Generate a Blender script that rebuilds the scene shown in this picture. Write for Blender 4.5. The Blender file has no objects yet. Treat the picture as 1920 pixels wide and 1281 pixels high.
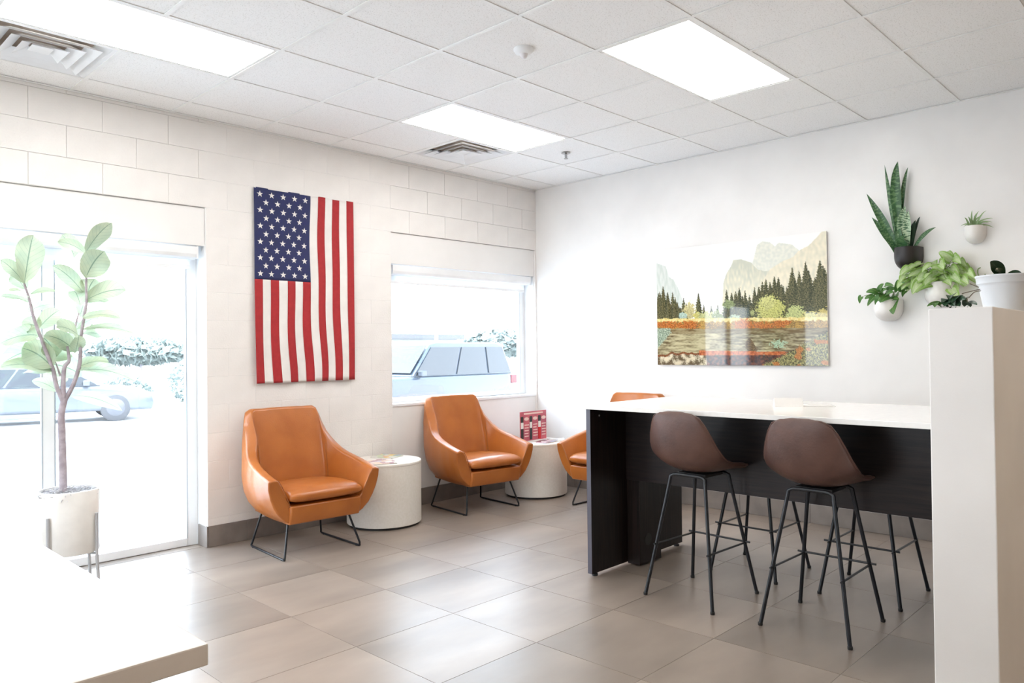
import bpy, bmesh, math, random
from mathutils import Vector, Matrix, noise
random.seed(11)
R = math.radians
# ------------------------------------------------------------ camera, world, lights, exposure
scn = bpy.context.scene
col = scn.collection
cam_d = bpy.data.cameras.new('camera'); cam = bpy.data.objects.new('camera', cam_d); col.objects.link(cam)
cam_d.sensor_width = 36; cam_d.lens = 36 * 1414.5 / 1920; cam_d.clip_start = .05; cam_d.clip_end = 300
yaw, pitch, roll = R(44.0), R(.6627), R(-.652)
fw = Vector((math.cos(yaw) * math.cos(pitch), math.sin(yaw) * math.cos(pitch), math.sin(pitch)))
rt = Vector((math.sin(yaw), -math.cos(yaw), 0)); up = rt.cross(fw)
rt2 = rt * math.cos(roll) + up * math.sin(roll); up2 = -rt * math.sin(roll) + up * math.cos(roll)
M = Matrix((rt2, up2, -fw)).transposed().to_4x4(); M.translation = Vector((-5.714, -5.162, 1.341))
cam.matrix_world = M
scn.camera = cam
scn.view_settings.view_transform = 'Standard'; scn.view_settings.look = 'None'
scn.view_settings.gamma = 1; scn.view_settings.use_curve_mapping = False
scn.view_settings.exposure = EXPOSURE = 0.62
LAMP = 7.5; SKY = 7.5; SUN = 5.0
w = bpy.data.worlds.new('sky'); scn.world = w; w.use_nodes = True
nt = w.node_tree; bg = nt.nodes['Background']
tc = nt.nodes.new('ShaderNodeTexCoord'); sep = nt.nodes.new('ShaderNodeSeparateXYZ'); rmp = nt.nodes.new('ShaderNodeValToRGB')
nt.links.new(tc.outputs['Generated'], sep.inputs[0]); nt.links.new(sep.outputs['Z'], rmp.inputs[0])
rmp.color_ramp.elements[0].color = (.94, .97, 1, 1); rmp.color_ramp.elements[1].color = (.62, .80, 1, 1)
nt.links.new(rmp.outputs[0], bg.inputs[0]); bg.inputs[1].default_value = SKY
sd = bpy.data.lights.new('sun', 'SUN'); sd.energy = SUN; sd.angle = R(.6); sd.color = (1, .95, .88)
so = bpy.data.objects.new('sun', sd); so.rotation_euler = (R(38), 0, R(-25)); so.location = (0, -20, 20); col.objects.link(so)
def portal(name, x, y, z, sx, sy, rot):
    d = bpy.data.lights.new(name, 'AREA'); d.shape = 'RECTANGLE'; d.size = sx; d.size_y = sy; d.cycles.is_portal = True
    o = bpy.data.objects.new(name, d); o.location = (x, y, z); o.rotation_euler = rot; col.objects.link(o)
portal('portal', -4.25, .24, 1.0, 1.62, 2.05, (R(-90), 0, 0))
portal('portal', -.93, .24, 1.45, 1.8, 1.12, (R(-90), 0, 0))
portal('portal', -7.45, .24, 1.45, 1.5, 1.12, (R(-90), 0, 0))
portal('portal', -9.6, -2.1, 1.05, 2.1, 1.8, (0, R(-90), 0))

# ------------------------------------------------------------ materials
MATS = {}
def mat(name, c, rough=.5, metal=0, spec=.5, c2=None, scale=8, detail=3, bump=0, bscale=60, coat=0, stretch=None, lo=.35, hi=.65,
        emit=None, estr=0, rnd=0, sheen=0, trans=0):
    m = bpy.data.materials.new(name); m.use_nodes = True; n = m.node_tree.nodes; L = m.node_tree.links
    b = n['Principled BSDF']; b.inputs['Roughness'].default_value = rough; b.inputs['Metallic'].default_value = metal
    b.inputs['Specular IOR Level'].default_value = spec; b.inputs['Coat Weight'].default_value = coat
    b.inputs['Coat Roughness'].default_value = .1
    if sheen: b.inputs['Sheen Weight'].default_value = sheen
    t = n.new('ShaderNodeTexCoord'); mp = n.new('ShaderNodeMapping'); L.new(t.outputs['Object'], mp.inputs[0])
    if stretch: mp.inputs['Scale'].default_value = stretch
    c2 = c2 or tuple(v * .93 for v in c)
    nz = n.new('ShaderNodeTexNoise'); nz.inputs['Scale'].default_value = scale; nz.inputs['Detail'].default_value = detail
    L.new(mp.outputs[0], nz.inputs['Vector'])
    r = n.new('ShaderNodeValToRGB'); r.color_ramp.elements[0].position = lo; r.color_ramp.elements[1].position = hi
    r.color_ramp.elements[0].color = (*c2, 1); r.color_ramp.elements[1].color = (*c, 1)
    L.new(nz.outputs['Fac'], r.inputs[0]); out = r.outputs[0]
    if rnd:
        oi = n.new('ShaderNodeObjectInfo'); mr = n.new('ShaderNodeMapRange'); L.new(oi.outputs['Random'], mr.inputs[0])
        mr.inputs[3].default_value = 1 - rnd; mr.inputs[4].default_value = 1 + rnd * .4
        hs = n.new('ShaderNodeHueSaturation'); L.new(out, hs.inputs['Color']); L.new(mr.outputs[0], hs.inputs['Value']); out = hs.outputs[0]
    L.new(out, b.inputs['Base Color'])
    if bump:
        bn = n.new('ShaderNodeTexNoise'); bn.inputs['Scale'].default_value = bscale; bn.inputs['Detail'].default_value = 4
        L.new(t.outputs['Object'], bn.inputs['Vector'])
        bp = n.new('ShaderNodeBump'); bp.inputs['Strength'].default_value = bump; bp.inputs['Distance'].default_value = .004
        L.new(bn.outputs['Fac'], bp.inputs['Height']); L.new(bp.outputs[0], b.inputs['Normal'])
    if emit: b.inputs['Emission Color'].default_value = (*emit, 1); b.inputs['Emission Strength'].default_value = estr
    if trans:
        tr = n.new('ShaderNodeBsdfTranslucent'); L.new(out, tr.inputs[0]); mx = n.new('ShaderNodeMixShader'); mx.inputs[0].default_value = trans
        L.new(b.outputs[0], mx.inputs[1]); L.new(tr.outputs[0], mx.inputs[2]); L.new(mx.outputs[0], n['Material Output'].inputs[0])
    if name == 'tan_leather':      # long soft vertical creases on top of the fine grain
        mp2 = n.new('ShaderNodeMapping'); mp2.inputs['Scale'].default_value = (10, 10, 1.4); L.new(t.outputs['Object'], mp2.inputs[0])
        cn = n.new('ShaderNodeTexNoise'); cn.inputs['Scale'].default_value = 1; cn.inputs['Detail'].default_value = 0; L.new(mp2.outputs[0], cn.inputs['Vector'])
        b2 = n.new('ShaderNodeBump'); b2.inputs['Strength'].default_value = .25; b2.inputs['Distance'].default_value = .02
        L.new(cn.outputs['Fac'], b2.inputs['Height']); L.new(bp.outputs[0], b2.inputs['Normal']); L.new(b2.outputs[0], b.inputs['Normal'])
    MATS[name] = m; return m
block_m = mat('painted_block', (.88, .85, .82), .55, bump=.5, bscale=90, scale=3)
paint_m = mat('wall_paint', (.88, .865, .845), .42, scale=2, bump=.06, bscale=150)
tanpaint_m = mat('rear_wall_paint', (.66, .53, .42), .6, scale=2)
trimw_m = mat('white_frame', (.88, .89, .90), .35, scale=4)
tee_m = mat('ceiling_tee', (.92, .915, .90), .5)
deep_m = mat('vent_void', (.66, .56, .48), .8)
drum_m = mat('drum_laminate', (.80, .76, .70), .5, c2=(.76, .72, .65), scale=60, bump=.05, bscale=220)
toe_m = mat('dark_toe_kick', (.02, .018, .016), .6)
steel_m = mat('blue_black_steel', (.010, .012, .016), .34, spec=.45)
orange_m = mat('tan_leather', (.47, .150, .030), .28, c2=(.37, .108, .020), scale=5, bump=.22, bscale=120, spec=.5, lo=.3, hi=.7)
thread_m = mat('tan_seam', (.33, .11, .025), .5)
brown_m = mat('brown_leather', (.125, .062, .046), .42, c2=(.075, .036, .028), scale=9, bump=.2, bscale=100, lo=.3, hi=.7)
wood_m = mat('dark_wood', (.022, .013, .011), .38, c2=(.007, .005, .005), scale=5, stretch=(14, 14, .7), lo=.3, hi=.7, bump=.05, spec=.25)
woodh_m = mat('dark_wood_long_grain', (.024, .015, .014), .34, c2=(.008, .006, .007), spec=.35, scale=5, stretch=(14, .7, 14), lo=.3, hi=.7, bump=.05)
woodedge_m = mat('dark_wood_edge', (.09, .085, .11), .3)
quartz_m = mat('white_quartz', (.88, .86, .83), .16, c2=(.85, .83, .80), scale=40, spec=.5)
counter_m = mat('white_worktop', (.86, .82, .78), .25, c2=(.84, .80, .76), scale=30)
cab_m = mat('pale_cabinet', (.80, .78, .80), .4)
potw_m = mat('white_ceramic', (.84, .82, .78), .3, scale=12)
potg_m = mat('pale_grey_plastic', (.74, .77, .80), .35, scale=5)
potb_m = mat('black_ceramic', (.018, .015, .015), .45)
soil_m = mat('soil', (.05, .035, .025), .9, scale=40)
moss_m = mat('grey_moss', (.66, .65, .66), .95, c2=(.42, .41, .44), scale=40)
bark_m = mat('hazed_bark', (.50, .44, .48), .8, c2=(.36, .31, .34), scale=30, bump=.5, bscale=80)  # bark paled so its colour carries the bright backlit haze
metalg_m = mat('brushed_stand', (.55, .56, .58), .35, metal=.4)
chrome_m = mat('chrome', (.45, .45, .45), .2, metal=1)
red_m = mat('flag_red', (.43, .024, .028), .8, c2=(.38, .021, .025), scale=30, bump=.3, bscale=500)
blue_m = mat('flag_blue', (.022, .028, .115), .8, c2=(.026, .032, .10), scale=30, bump=.3, bscale=500)
cwhite_m = mat('flag_white', (.86, .83, .80), .8, bump=.3, bscale=500)
black_m = mat('matte_black', (.02, .02, .02), .5)
asphalt_m = mat('pale_concrete', (.62, .62, .62), .9, c2=(.54, .55, .56), scale=.7, bump=.4, bscale=10)
carw_m = mat('car_paint_silver', (.085, .094, .110), .3, coat=.5)
cars_m = mat('car_paint_steel_blue', (.022, .032, .048), .25, coat=.5)
carg_m = mat('car_glass', (.012, .016, .022), .08, spec=.6)
tyre_m = mat('tyre', (.06, .06, .065), .8)
rim_m = mat('wheel_rim', (.12, .12, .13), .3, metal=.7)
tail_m = mat('tail_light', (.10, .006, .010), .25)
lampw_m = mat('head_light', (.8, .82, .85), .15)
bush_m = mat('shrub_leaf', (.21, .24, .22), .7, c2=(.15, .18, .165), scale=4, trans=.2)
stucco_m = mat('far_stucco', (.30, .29, .28), .9, scale=1)
roof_m = mat('far_roof', (.085, .085, .09), .8)

def tile_material():
    m = mat('floor_tile', (.34, .276, .226), .34, c2=(.215, .174, .143), scale=1.7, detail=6, lo=.32, hi=.7, rnd=.10, spec=.6)
    n = m.node_tree.nodes; L = m.node_tree.links; b = n['Principled BSDF']
    g = n.new('ShaderNodeNewGeometry')
    nz = [x for x in n if x.bl_idname == 'ShaderNodeTexNoise'][0]
    oi = n.new('ShaderNodeObjectInfo'); add = n.new('ShaderNodeVectorMath'); add.operation = 'MULTIPLY_ADD'
    L.new(oi.outputs['Random'], add.inputs[0]); add.inputs[1].default_value = (37, 19, 7); L.new(g.outputs['Position'], add.inputs[2])
    mp = n.new('ShaderNodeMapping'); mp.inputs['Scale'].default_value = (.7, 1.6, 1); L.new(add.outputs[0], mp.inputs[0]); L.new(mp.outputs[0], nz.inputs['Vector'])
    n2 = n.new('ShaderNodeTexNoise'); n2.inputs['Scale'].default_value = 2.5; n2.inputs['Detail'].default_value = 1; L.new(mp.outputs[0], n2.inputs['Vector'])
    mr = n.new('ShaderNodeMapRange'); mr.inputs[3].default_value = .30; mr.inputs[4].default_value = .40
    L.new(n2.outputs['Fac'], mr.inputs[0]); L.new(mr.outputs[0], b.inputs['Roughness'])
    return m
tile_m = tile_material()
base_m = mat('baseboard_tile', (.25, .215, .19), .42, c2=(.19, .16, .145), scale=6, rnd=.08)
grout_m = mat('grout', (.42, .39, .36), .85)
def ceiling_material():
    m = mat('ceiling_tile', (.86, .855, .84), .85, scale=3)
    n = m.node_tree.nodes; L = m.node_tree.links; b = n['Principled BSDF']
    g = n.new('ShaderNodeNewGeometry'); v = n.new('ShaderNodeTexNoise'); v.inputs['Scale'].default_value = 150; v.inputs['Detail'].default_value = 2
    L.new(g.outputs['Position'], v.inputs['Vector'])
    r = n.new('ShaderNodeValToRGB'); r.color_ramp.elements[0].position = .34; r.color_ramp.elements[1].position = .42
    r.color_ramp.elements[0].color = (.74, .73, .71, 1); r.color_ramp.elements[1].color = (.93, .925, .915, 1)
    L.new(v.outputs['Fac'], r.inputs[0]); L.new(r.outputs[0], b.inputs['Base Color'])
    bp = n.new('ShaderNodeBump'); bp.inputs['Distance'].default_value = .002; bp.inputs['Strength'].default_value = .4
    L.new(r.outputs[0], bp.inputs['Height']); L.new(bp.outputs[0], b.inputs['Normal']); return m
ctile_m = ceiling_material()
def lamp_material(c=(1, .975, .94, 1)):
    m = bpy.data.materials.new('lit_diffuser'); m.use_nodes = True; b = m.node_tree.nodes['Principled BSDF']
    b.inputs['Base Color'].default_value = (.9, .9, .88, 1)
    b.inputs['Emission Color'].default_value = c; b.inputs['Emission Strength'].default_value = LAMP; return m
lamp_m = lamp_material(); warmfill_m = lamp_material((1, .80, .58, 1))  # warm one: unseen rear panels added to warm the sides facing them
def glass_material():
    m = bpy.data.materials.new('window_glass'); m.use_nodes = True; n = m.node_tree.nodes; L = m.node_tree.links
    n.remove(n['Principled BSDF']); t = n.new('ShaderNodeBsdfTransparent'); t.inputs[0].default_value = (.95, .98, 1, 1)
    g = n.new('ShaderNodeBsdfGlossy'); g.inputs['Roughness'].default_value = .01; lw = n.new('ShaderNodeLayerWeight'); pw = n.new('ShaderNodeMath'); pw.operation = 'POWER'; L.new(lw.outputs['Facing'], pw.inputs[0]); pw.inputs[1].default_value = 5
    f = n.new('ShaderNodeMath'); f.operation = 'MULTIPLY_ADD'; L.new(pw.outputs[0], f.inputs[0]); f.inputs[1].default_value = .9; f.inputs[2].default_value = .04
    lw.inputs[0].default_value = .5
    mx = n.new('ShaderNodeMixShader'); L.new(f.outputs[0], mx.inputs[0]); L.new(t.outputs[0], mx.inputs[1]); L.new(g.outputs[0], mx.inputs[2])
    L.new(mx.outputs[0], n['Material Output'].inputs[0]); return m
glass_m = glass_material()
shade_m = mat('shade_fabric', (.80, .82, .84), .8, trans=.6)
def leaf_material(name, c, c2, rib, trans=.35, rough=.4, bands=0, blotch=None):
    """leaf blade: uv.x across, uv.y along; midrib and side veins or cross bands"""
    m = mat(name, c, rough, c2=c2, scale=14, lo=.3, hi=.7)
    n = m.node_tree.nodes; L = m.node_tree.links; b = n['Principled BSDF']
    ramp = [x for x in n if x.bl_idname == 'ShaderNodeValToRGB'][0]; out = ramp.outputs[0]
    uv = n.new('ShaderNodeUVMap'); s = n.new('ShaderNodeSeparateXYZ'); L.new(uv.outputs[0], s.inputs[0])
    def math_(op, a, b_=None):
        k = n.new('ShaderNodeMath'); k.operation = op
        for i, v in enumerate((a, b_)):
            if v is None: continue
            if isinstance(v, (int, float)): k.inputs[i].default_value = v
            else: L.new(v, k.inputs[i])
        return k.outputs[0]
    def mixc(fac, col2, a):
        x = n.new('ShaderNodeMix'); x.data_type = 'RGBA'; L.new(fac, x.inputs[0]); L.new(a, x.inputs[6]); x.inputs[7].default_value = (*col2, 1); return x.outputs[2]
    ax = math_('ABSOLUTE', math_('SUBTRACT', s.outputs[0], .5))
    if bands:
        wv = n.new('ShaderNodeTexNoise'); wv.inputs['Scale'].default_value = 2.2
        mp = n.new('ShaderNodeMapping'); mp.inputs['Scale'].default_value = (.7, bands * 1.5, 1); L.new(uv.outputs[0], mp.inputs[0]); L.new(mp.outputs[0], wv.inputs['Vector'])
        out = mixc(math_('GREATER_THAN', wv.outputs['Fac'], .54), rib, out)
    else:
        side = math_('SINE', math_('MULTIPLY', math_('SUBTRACT', s.outputs[1], math_('MULTIPLY', ax, .55)), 50))
        out = mixc(math_('MULTIPLY', math_('GREATER_THAN', side, .95), .35), rib, out)
        out = mixc(math_('LESS_THAN', ax, .022), rib, out)
    if blotch:
        bl = n.new('ShaderNodeTexNoise'); bl.inputs['Scale'].default_value = 4; L.new(uv.outputs[0], bl.inputs['Vector'])
        out = mixc(math_('MULTIPLY', math_('LESS_THAN', ax, .3), math_('MULTIPLY', bl.outputs['Fac'], 1.3)), blotch, out)
    L.new(out, b.inputs['Base Color'])
    if trans:
        tr = n.new('ShaderNodeBsdfTranslucent'); L.new(out, tr.inputs[0]); mx = n.new('ShaderNodeMixShader'); mx.inputs[0].default_value = trans
        L.new(b.outputs[0], mx.inputs[1]); L.new(tr.outputs[0], mx.inputs[2]); L.new(mx.outputs[0], n['Material Output'].inputs[0])
    return m
figleaf_m = leaf_material('hazed_fig_leaf', (.58, .65, .47), (.45, .56, .42), (.24, .34, .25), trans=.42)  # window haze put into the blade colour, rib darkened as if backlit
snake_m = leaf_material('snake_leaf', (.035, .115, .04), (.025, .085, .03), (.11, .22, .09), trans=.05, bands=9)
snakev_m = leaf_material('snake_leaf_pale', (.42, .52, .34), (.30, .44, .26), (.05, .13, .06), trans=.05, bands=8)
snaked_m = leaf_material('snake_leaf_dark', (.015, .035, .018), (.01, .025, .012), (.02, .05, .02), trans=.05)
aloe_m = leaf_material('air_plant_leaf', (.30, .42, .20), (.22, .34, .15), (.40, .52, .30), trans=.2)
pothos_m = leaf_material('pothos_leaf', (.08, .22, .045), (.05, .15, .03), (.30, .48, .14), trans=.2)
arrow_m = leaf_material('arrowhead_leaf', (.36, .56, .15), (.26, .46, .10), (.55, .70, .35), trans=.35, blotch=(.66, .76, .48))
ivy_m = leaf_material('ivy_leaf', (.030, .085, .040), (.02, .055, .03), (.12, .22, .12), trans=.05)
orchid_m = leaf_material('orchid_leaf', (.020, .045, .018), (.012, .03, .012), (.03, .06, .03), trans=.05, rough=.25)
stem_m = mat('green_stem', (.18, .26, .08), .6)
stemb_m = mat('brown_stem', (.12, .09, .05), .6)

# ------------------------------------------------------------ helpers
def tag(o, label=None, cat=None, group=None, kind=None):
    if label: o['label'] = label
    if cat: o['category'] = cat
    if group: o['group'] = group
    if kind: o['kind'] = kind
    return o
def thing(name, label, cat, loc=(0, 0, 0), rz=0, group=None):
    o = bpy.data.objects.new(name, None); o.location = loc; o.rotation_euler = (0, 0, rz); o.empty_display_size = .1
    col.objects.link(o); return tag(o, label, cat, group)
class MB:
    def __init__(s): s.v = []; s.f = []; s.uv = None
    def box(s, x0, x1, y0, y1, z0, z1):
        b = len(s.v)
        s.v += [(x, y, z) for z in (z0, z1) for y in (y0, y1) for x in (x0, x1)]
        s.f += [tuple(b + i for i in q) for q in ((0, 2, 3, 1), (4, 5, 7, 6), (0, 1, 5, 4), (2, 6, 7, 3), (0, 4, 6, 2), (1, 3, 7, 5))]
        return s
    def tube(s, pts, r, n=10, caps=True, r2=None):
        pts = [Vector(p) for p in pts]; b = len(s.v); N = len(pts); nv = None
        for i, p in enumerate(pts):
            t = (pts[min(i + 1, N - 1)] - pts[max(i - 1, 0)]).normalized()
            if nv is None:
                a = Vector((0, 0, 1)) if abs(t.z) < .9 else Vector((1, 0, 0)); nv = (a - t * a.dot(t)).normalized()
            else: nv = (nv - t * nv.dot(t)).normalized()
            bn = t.cross(nv); rr = r if r2 is None else r + (r2 - r) * i / (N - 1)
            for k in range(n):
                a = 2 * math.pi * k / n; s.v.append(tuple(p + nv * (rr * math.cos(a)) + bn * (rr * math.sin(a))))
        for i in range(N - 1):
            for k in range(n):
                k2 = (k + 1) % n; s.f.append((b + i * n + k, b + i * n + k2, b + (i + 1) * n + k2, b + (i + 1) * n + k))
        if caps: s.f.append(tuple(b + k for k in reversed(range(n)))); s.f.append(tuple(b + (N - 1) * n + k for k in range(n)))
        return s
    def lathe(s, prof, c=(0, 0, 0), n=48, a0=0, a1=2 * math.pi):
        b = len(s.v); m = len(prof)
        for k in range(n):
            a = 2 * math.pi * k / n
            for r_, z in prof: s.v.append((c[0] + r_ * math.cos(a), c[1] + r_ * math.sin(a), c[2] + z))
        for k in range(n):
            k2 = (k + 1) % n
            for j in range(m - 1): s.f.append((b + k * m + j, b + k2 * m + j, b + k2 * m + j + 1, b + k * m + j + 1))
        if prof[0][0] > 1e-4: s.f.append(tuple(b + k * m for k in reversed(range(n))))
        if prof[-1][0] > 1e-4: s.f.append(tuple(b + k * m + m - 1 for k in range(n)))
        return s
    def prism(s, poly, z0, z1, axis='z'):
        b = len(s.v); n = len(poly)
        for z in (z0, z1):
            for (p, q) in poly:
                s.v.append({'z': (p, q, z), 'y': (p, z, q), 'x': (z, p, q)}[axis])
        s.f.append(tuple(b + i for i in reversed(range(n)))); s.f.append(tuple(b + n + i for i in range(n)))
        for i in range(n):
            j = (i + 1) % n; s.f.append((b + i, b + j, b + n + j, b + n + i))
        return s
    def grid(s, rows):
        b = len(s.v); h = len(rows); w_ = len(rows[0])
        for r_ in rows: s.v += [tuple(p) for p in r_]
        for i in range(h - 1):
            for j in range(w_ - 1): s.f.append((b + i * w_ + j, b + i * w_ + j + 1, b + (i + 1) * w_ + j + 1, b + (i + 1) * w_ + j))
        return s
    def mesh(s, name, m, origin=(0, 0, 0), smooth=False, fix=True):
        me = bpy.data.meshes.new(name); o = Vector(origin)
        me.from_pydata([tuple(Vector(v) - o) for v in s.v], [], s.f)
        if fix:
            bm = bmesh.new(); bm.from_mesh(me); bmesh.ops.remove_doubles(bm, verts=bm.verts, dist=1e-6)
            bmesh.ops.recalc_face_normals(bm, faces=bm.faces); bm.to_mesh(me); bm.free()
        for mm in (m if isinstance(m, (list, tuple)) else [m]): me.materials.append(mm)
        if smooth: me.polygons.foreach_set('use_smooth', [True] * len(me.polygons))
        return me
    def build(s, name, m, parent=None, origin=None, smooth=False, bevel=0, sub=0, solid=0, seg=2, ang=35, fix=True):
        if origin is None: origin = (0, 0, 0)
        o = bpy.data.objects.new(name, s.mesh(name, m, origin, smooth, fix)); col.objects.link(o)
        if parent is not None: o.parent = parent
        elif origin != (0, 0, 0): o.location = origin
        if solid:
            d = o.modifiers.new('solid', 'SOLIDIFY'); d.thickness = solid; d.offset = 0
        if bevel:
            d = o.modifiers.new('bevel', 'BEVEL'); d.width = bevel; d.segments = seg; d.limit_method = 'ANGLE'; d.angle_limit = R(ang)
        if sub:
            d = o.modifiers.new('sub', 'SUBSURF'); d.levels = sub; d.render_levels = sub
        if smooth and not sub and not solid: shade_auto(o)
        return o
def shade_auto(o, a=40):
    bm = bmesh.new(); bm.from_mesh(o.data)
    for e in bm.edges:
        if len(e.link_faces) == 2 and e.calc_face_angle(0) > R(a): e.smooth = False
    bm.to_mesh(o.data); bm.free()
def copy_tree(o, parent=None):
    c = o.copy(); col.objects.link(c)
    if parent is not None: c.parent = parent
    for ch in list(o.children): copy_tree(ch, c)
    return c
def link_mesh(name, me, parent, loc=(0, 0, 0), rz=0):
    o = bpy.data.objects.new(name, me); o.location = loc; o.rotation_euler = (0, 0, rz); col.objects.link(o)
    if parent is not None: o.parent = parent
    return o
def leaf_mesh(name, m, pts, width, n=(0, -1, 0), fold=.25, shape='oval', nu=6, nv=12, origin=(0, 0, 0), wave=0, twist=0):
    """blade along pts (bezier of 2 or 3 points), flat side facing n"""
    pts = [Vector(p) for p in pts]; n = Vector(n).normalized()
    if len(pts) == 2: pts = [pts[0], (pts[0] + pts[1]) / 2 + n * .0, pts[1]]
    def bz(t): return pts[0] * (1 - t) ** 2 + (pts[1] * 2 - (pts[0] + pts[2]) / 2) * 2 * t * (1 - t) + pts[2] * t * t
    me = bpy.data.meshes.new(name); V = []; F = []; U = []
    ph = random.random() * 6
    for i in range(nv + 1):
        t = i / nv; p = bz(t); d = (bz(min(1, t + .02)) - bz(max(0, t - .02))).normalized()
        side = d.cross(n)
        if side.length < 1e-3: side = d.cross(Vector((1, .2, 0)))
        side.normalize(); nn = side.cross(d).normalized()
        if twist: side = side * math.cos(twist * t) + nn * math.sin(twist * t); nn = side.cross(d).normalized()
        if shape == 'oval': wd = math.sin(math.pi * min(1, t * .97 + .015)) ** .75
        elif shape == 'fiddle': wd = (math.sin(math.pi * t ** .8) ** .7) * (.72 + .38 * t) if t > 0 else 0
        elif shape == 'sword': wd = min(1, .55 + t * .9) * (1 - max(0, (t - .45) / .55) ** 2.2)
        elif shape == 'heart': wd = max(0, 1 - t) ** .62 * min(1, .55 + t * 3.2) * 1.08
        elif shape == 'spike': wd = (1 - t) ** .8
        for j in range(nu + 1):
            u = j / nu * 2 - 1; off = side * (u * wd * width / 2)
            lift = nn * (abs(u) * wd * width / 2 * fold + wave * width * math.sin(t * 9 + ph + (2 if u > 0 else 0)) * abs(u))
            back = -d * (width * .28 * abs(u) * (1 - t) ** 3) if shape == 'heart' else Vector((0, 0, 0))
            V.append(tuple(p + off + lift + back - Vector(origin))); U.append((j / nu, t))
    for i in range(nv):
        for j in range(nu):
            a = i * (nu + 1) + j; F.append((a, a + 1, a + nu + 2, a + nu + 1))
    me.from_pydata(V, [], F); uvl = me.uv_layers.new(name='UVMap')
    for lp in me.loops: uvl.data[lp.index].uv = U[lp.vertex_index]
    me.materials.append(m); me.polygons.foreach_set('use_smooth', [True] * len(me.polygons)); return me

# ------------------------------------------------------------ room shell
H = 2.97; XL = -9.5; YB = -9.0
SIGHT = (-6.6, -6.2)
floor = tag(MB().box(XL - .2, .2, YB - .2, .25, -.12, -.0015).build('floor', grout_m), kind='structure')
TX, TY = .588, .573
xs = [-3.15 + TX * k for k in range(-6, 6)]; ys = [-1.10 - TY * k for k in range(-2, 10)]
full = MB().box(.0015, TX - .0015, -TY + .0015, -.0015, -.010, 0)
full_me = full.mesh('floor_tile', tile_m)
for x in xs:
    for y in ys:
        x0, x1, y0, y1 = x, min(x + TX, 0), y - TY, min(y, .046)
        if x >= -.02 or y0 >= .02: continue
        if x1 == x + TX and y1 == y: link_mesh('floor_tile', full_me, floor, (x, y, 0))
        else: MB().box(x0 + .002, x1 - .002, y0 + .002, y1 - .002, -.010, 0).build('floor_tile', tile_m, floor)
for x in [-5.5 + TX * k for k in range(4)]:
    MB().box(x + .002, x + TX - .002, .05, .15, -.010, 0).build('floor_tile', tile_m, floor)
# the rest of the floor, behind the camera, carries the same tile as one sheet each side
MB().box(XL, xs[0] - .002, YB, 0, -.010, 0).build('floor_field', tile_m, floor)
MB().box(xs[0] + .002, 0, YB, ys[-1] - TY - .002, -.010, 0).build('floor_field', tile_m, floor)

# ceiling: tees and lay-in tiles
CD, CE, CX, CY = .603, .2806, .6096, .592
LIGHTS = [(1, 1), (1, 4), (5, 1), (5, 4), (9, 1), (9, 4), (1, 10), (6, 10)]     # (cross index, row index): 2 cross cells long
VENTS = [(1, 0), (6, 0)]
taken = {(i + a, j) for i, j in LIGHTS for a in (0, 1)} | set(VENTS)
ceiling = tag(MB().box(XL - .2, .2, YB - .2, .25, H + .14, H + .24).build('ceiling', tee_m), kind='structure')
ct_me = MB().box(-CX + .004, -.004, -CY + .004, -.004, H + .0045, H + .022).mesh('ceiling_tile', ctile_m)
cxs = [-CD - CX * i for i in range(0, 15)]; cys = [-CE - CY * j for j in range(0, 15)]
for i in range(-1, 14):
    for j in range(-1, 14):
        if (i, j) in taken: continue
        x1 = 0 if i < 0 else cxs[i]; x0 = cxs[0] if i < 0 else cxs[i] - CX
        y1 = 0 if j < 0 else cys[j]; y0 = cys[0] if j < 0 else cys[j] - CY
        if i >= 0 and j >= 0: link_mesh('ceiling_tile', ct_me, ceiling, (x1, y1, 0))
        else: MB().box(x0 + .004, x1 - .001, y0 + .004, y1 - .001, H + .0045, H + .022).build('ceiling_tile', ctile_m, ceiling)
xe, ye = cxs[13] - CX, cys[13] - CY
MB().box(XL, xe - .004, YB, 0, H + .0045, H + .022).build('ceiling_field', ctile_m, ceiling)
MB().box(xe, 0, YB, ye - .004, H + .0045, H + .022).build('ceiling_field', ctile_m, ceiling)
for y in cys: MB().box(XL, -.001, y - .011, y + .011, H, H + .004).box(XL, -.001, y - .001, y + .001, H + .004, H + .03).build('ceiling_tee', tee_m, ceiling)
for i, x in enumerate(cxs):
    gaps = sorted([(cys[j], cys[j] - CY) for (a, j) in LIGHTS if a + 1 == i], reverse=True); y = -.001
    for g0, g1 in gaps + [(YB, YB)]:
        if y - g0 > .03: MB().box(x - .011, x + .011, g0, y, H - .0008, H + .0035).build('ceiling_cross_tee', tee_m, ceiling)
        y = g1
MB().box(XL, 0, -.022, 0, H - .002, H + .002).build('wall_angle', tee_m, ceiling)
MB().box(-.022, 0, YB, 0, H - .002, H + .002).build('wall_angle', tee_m, ceiling)

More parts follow.
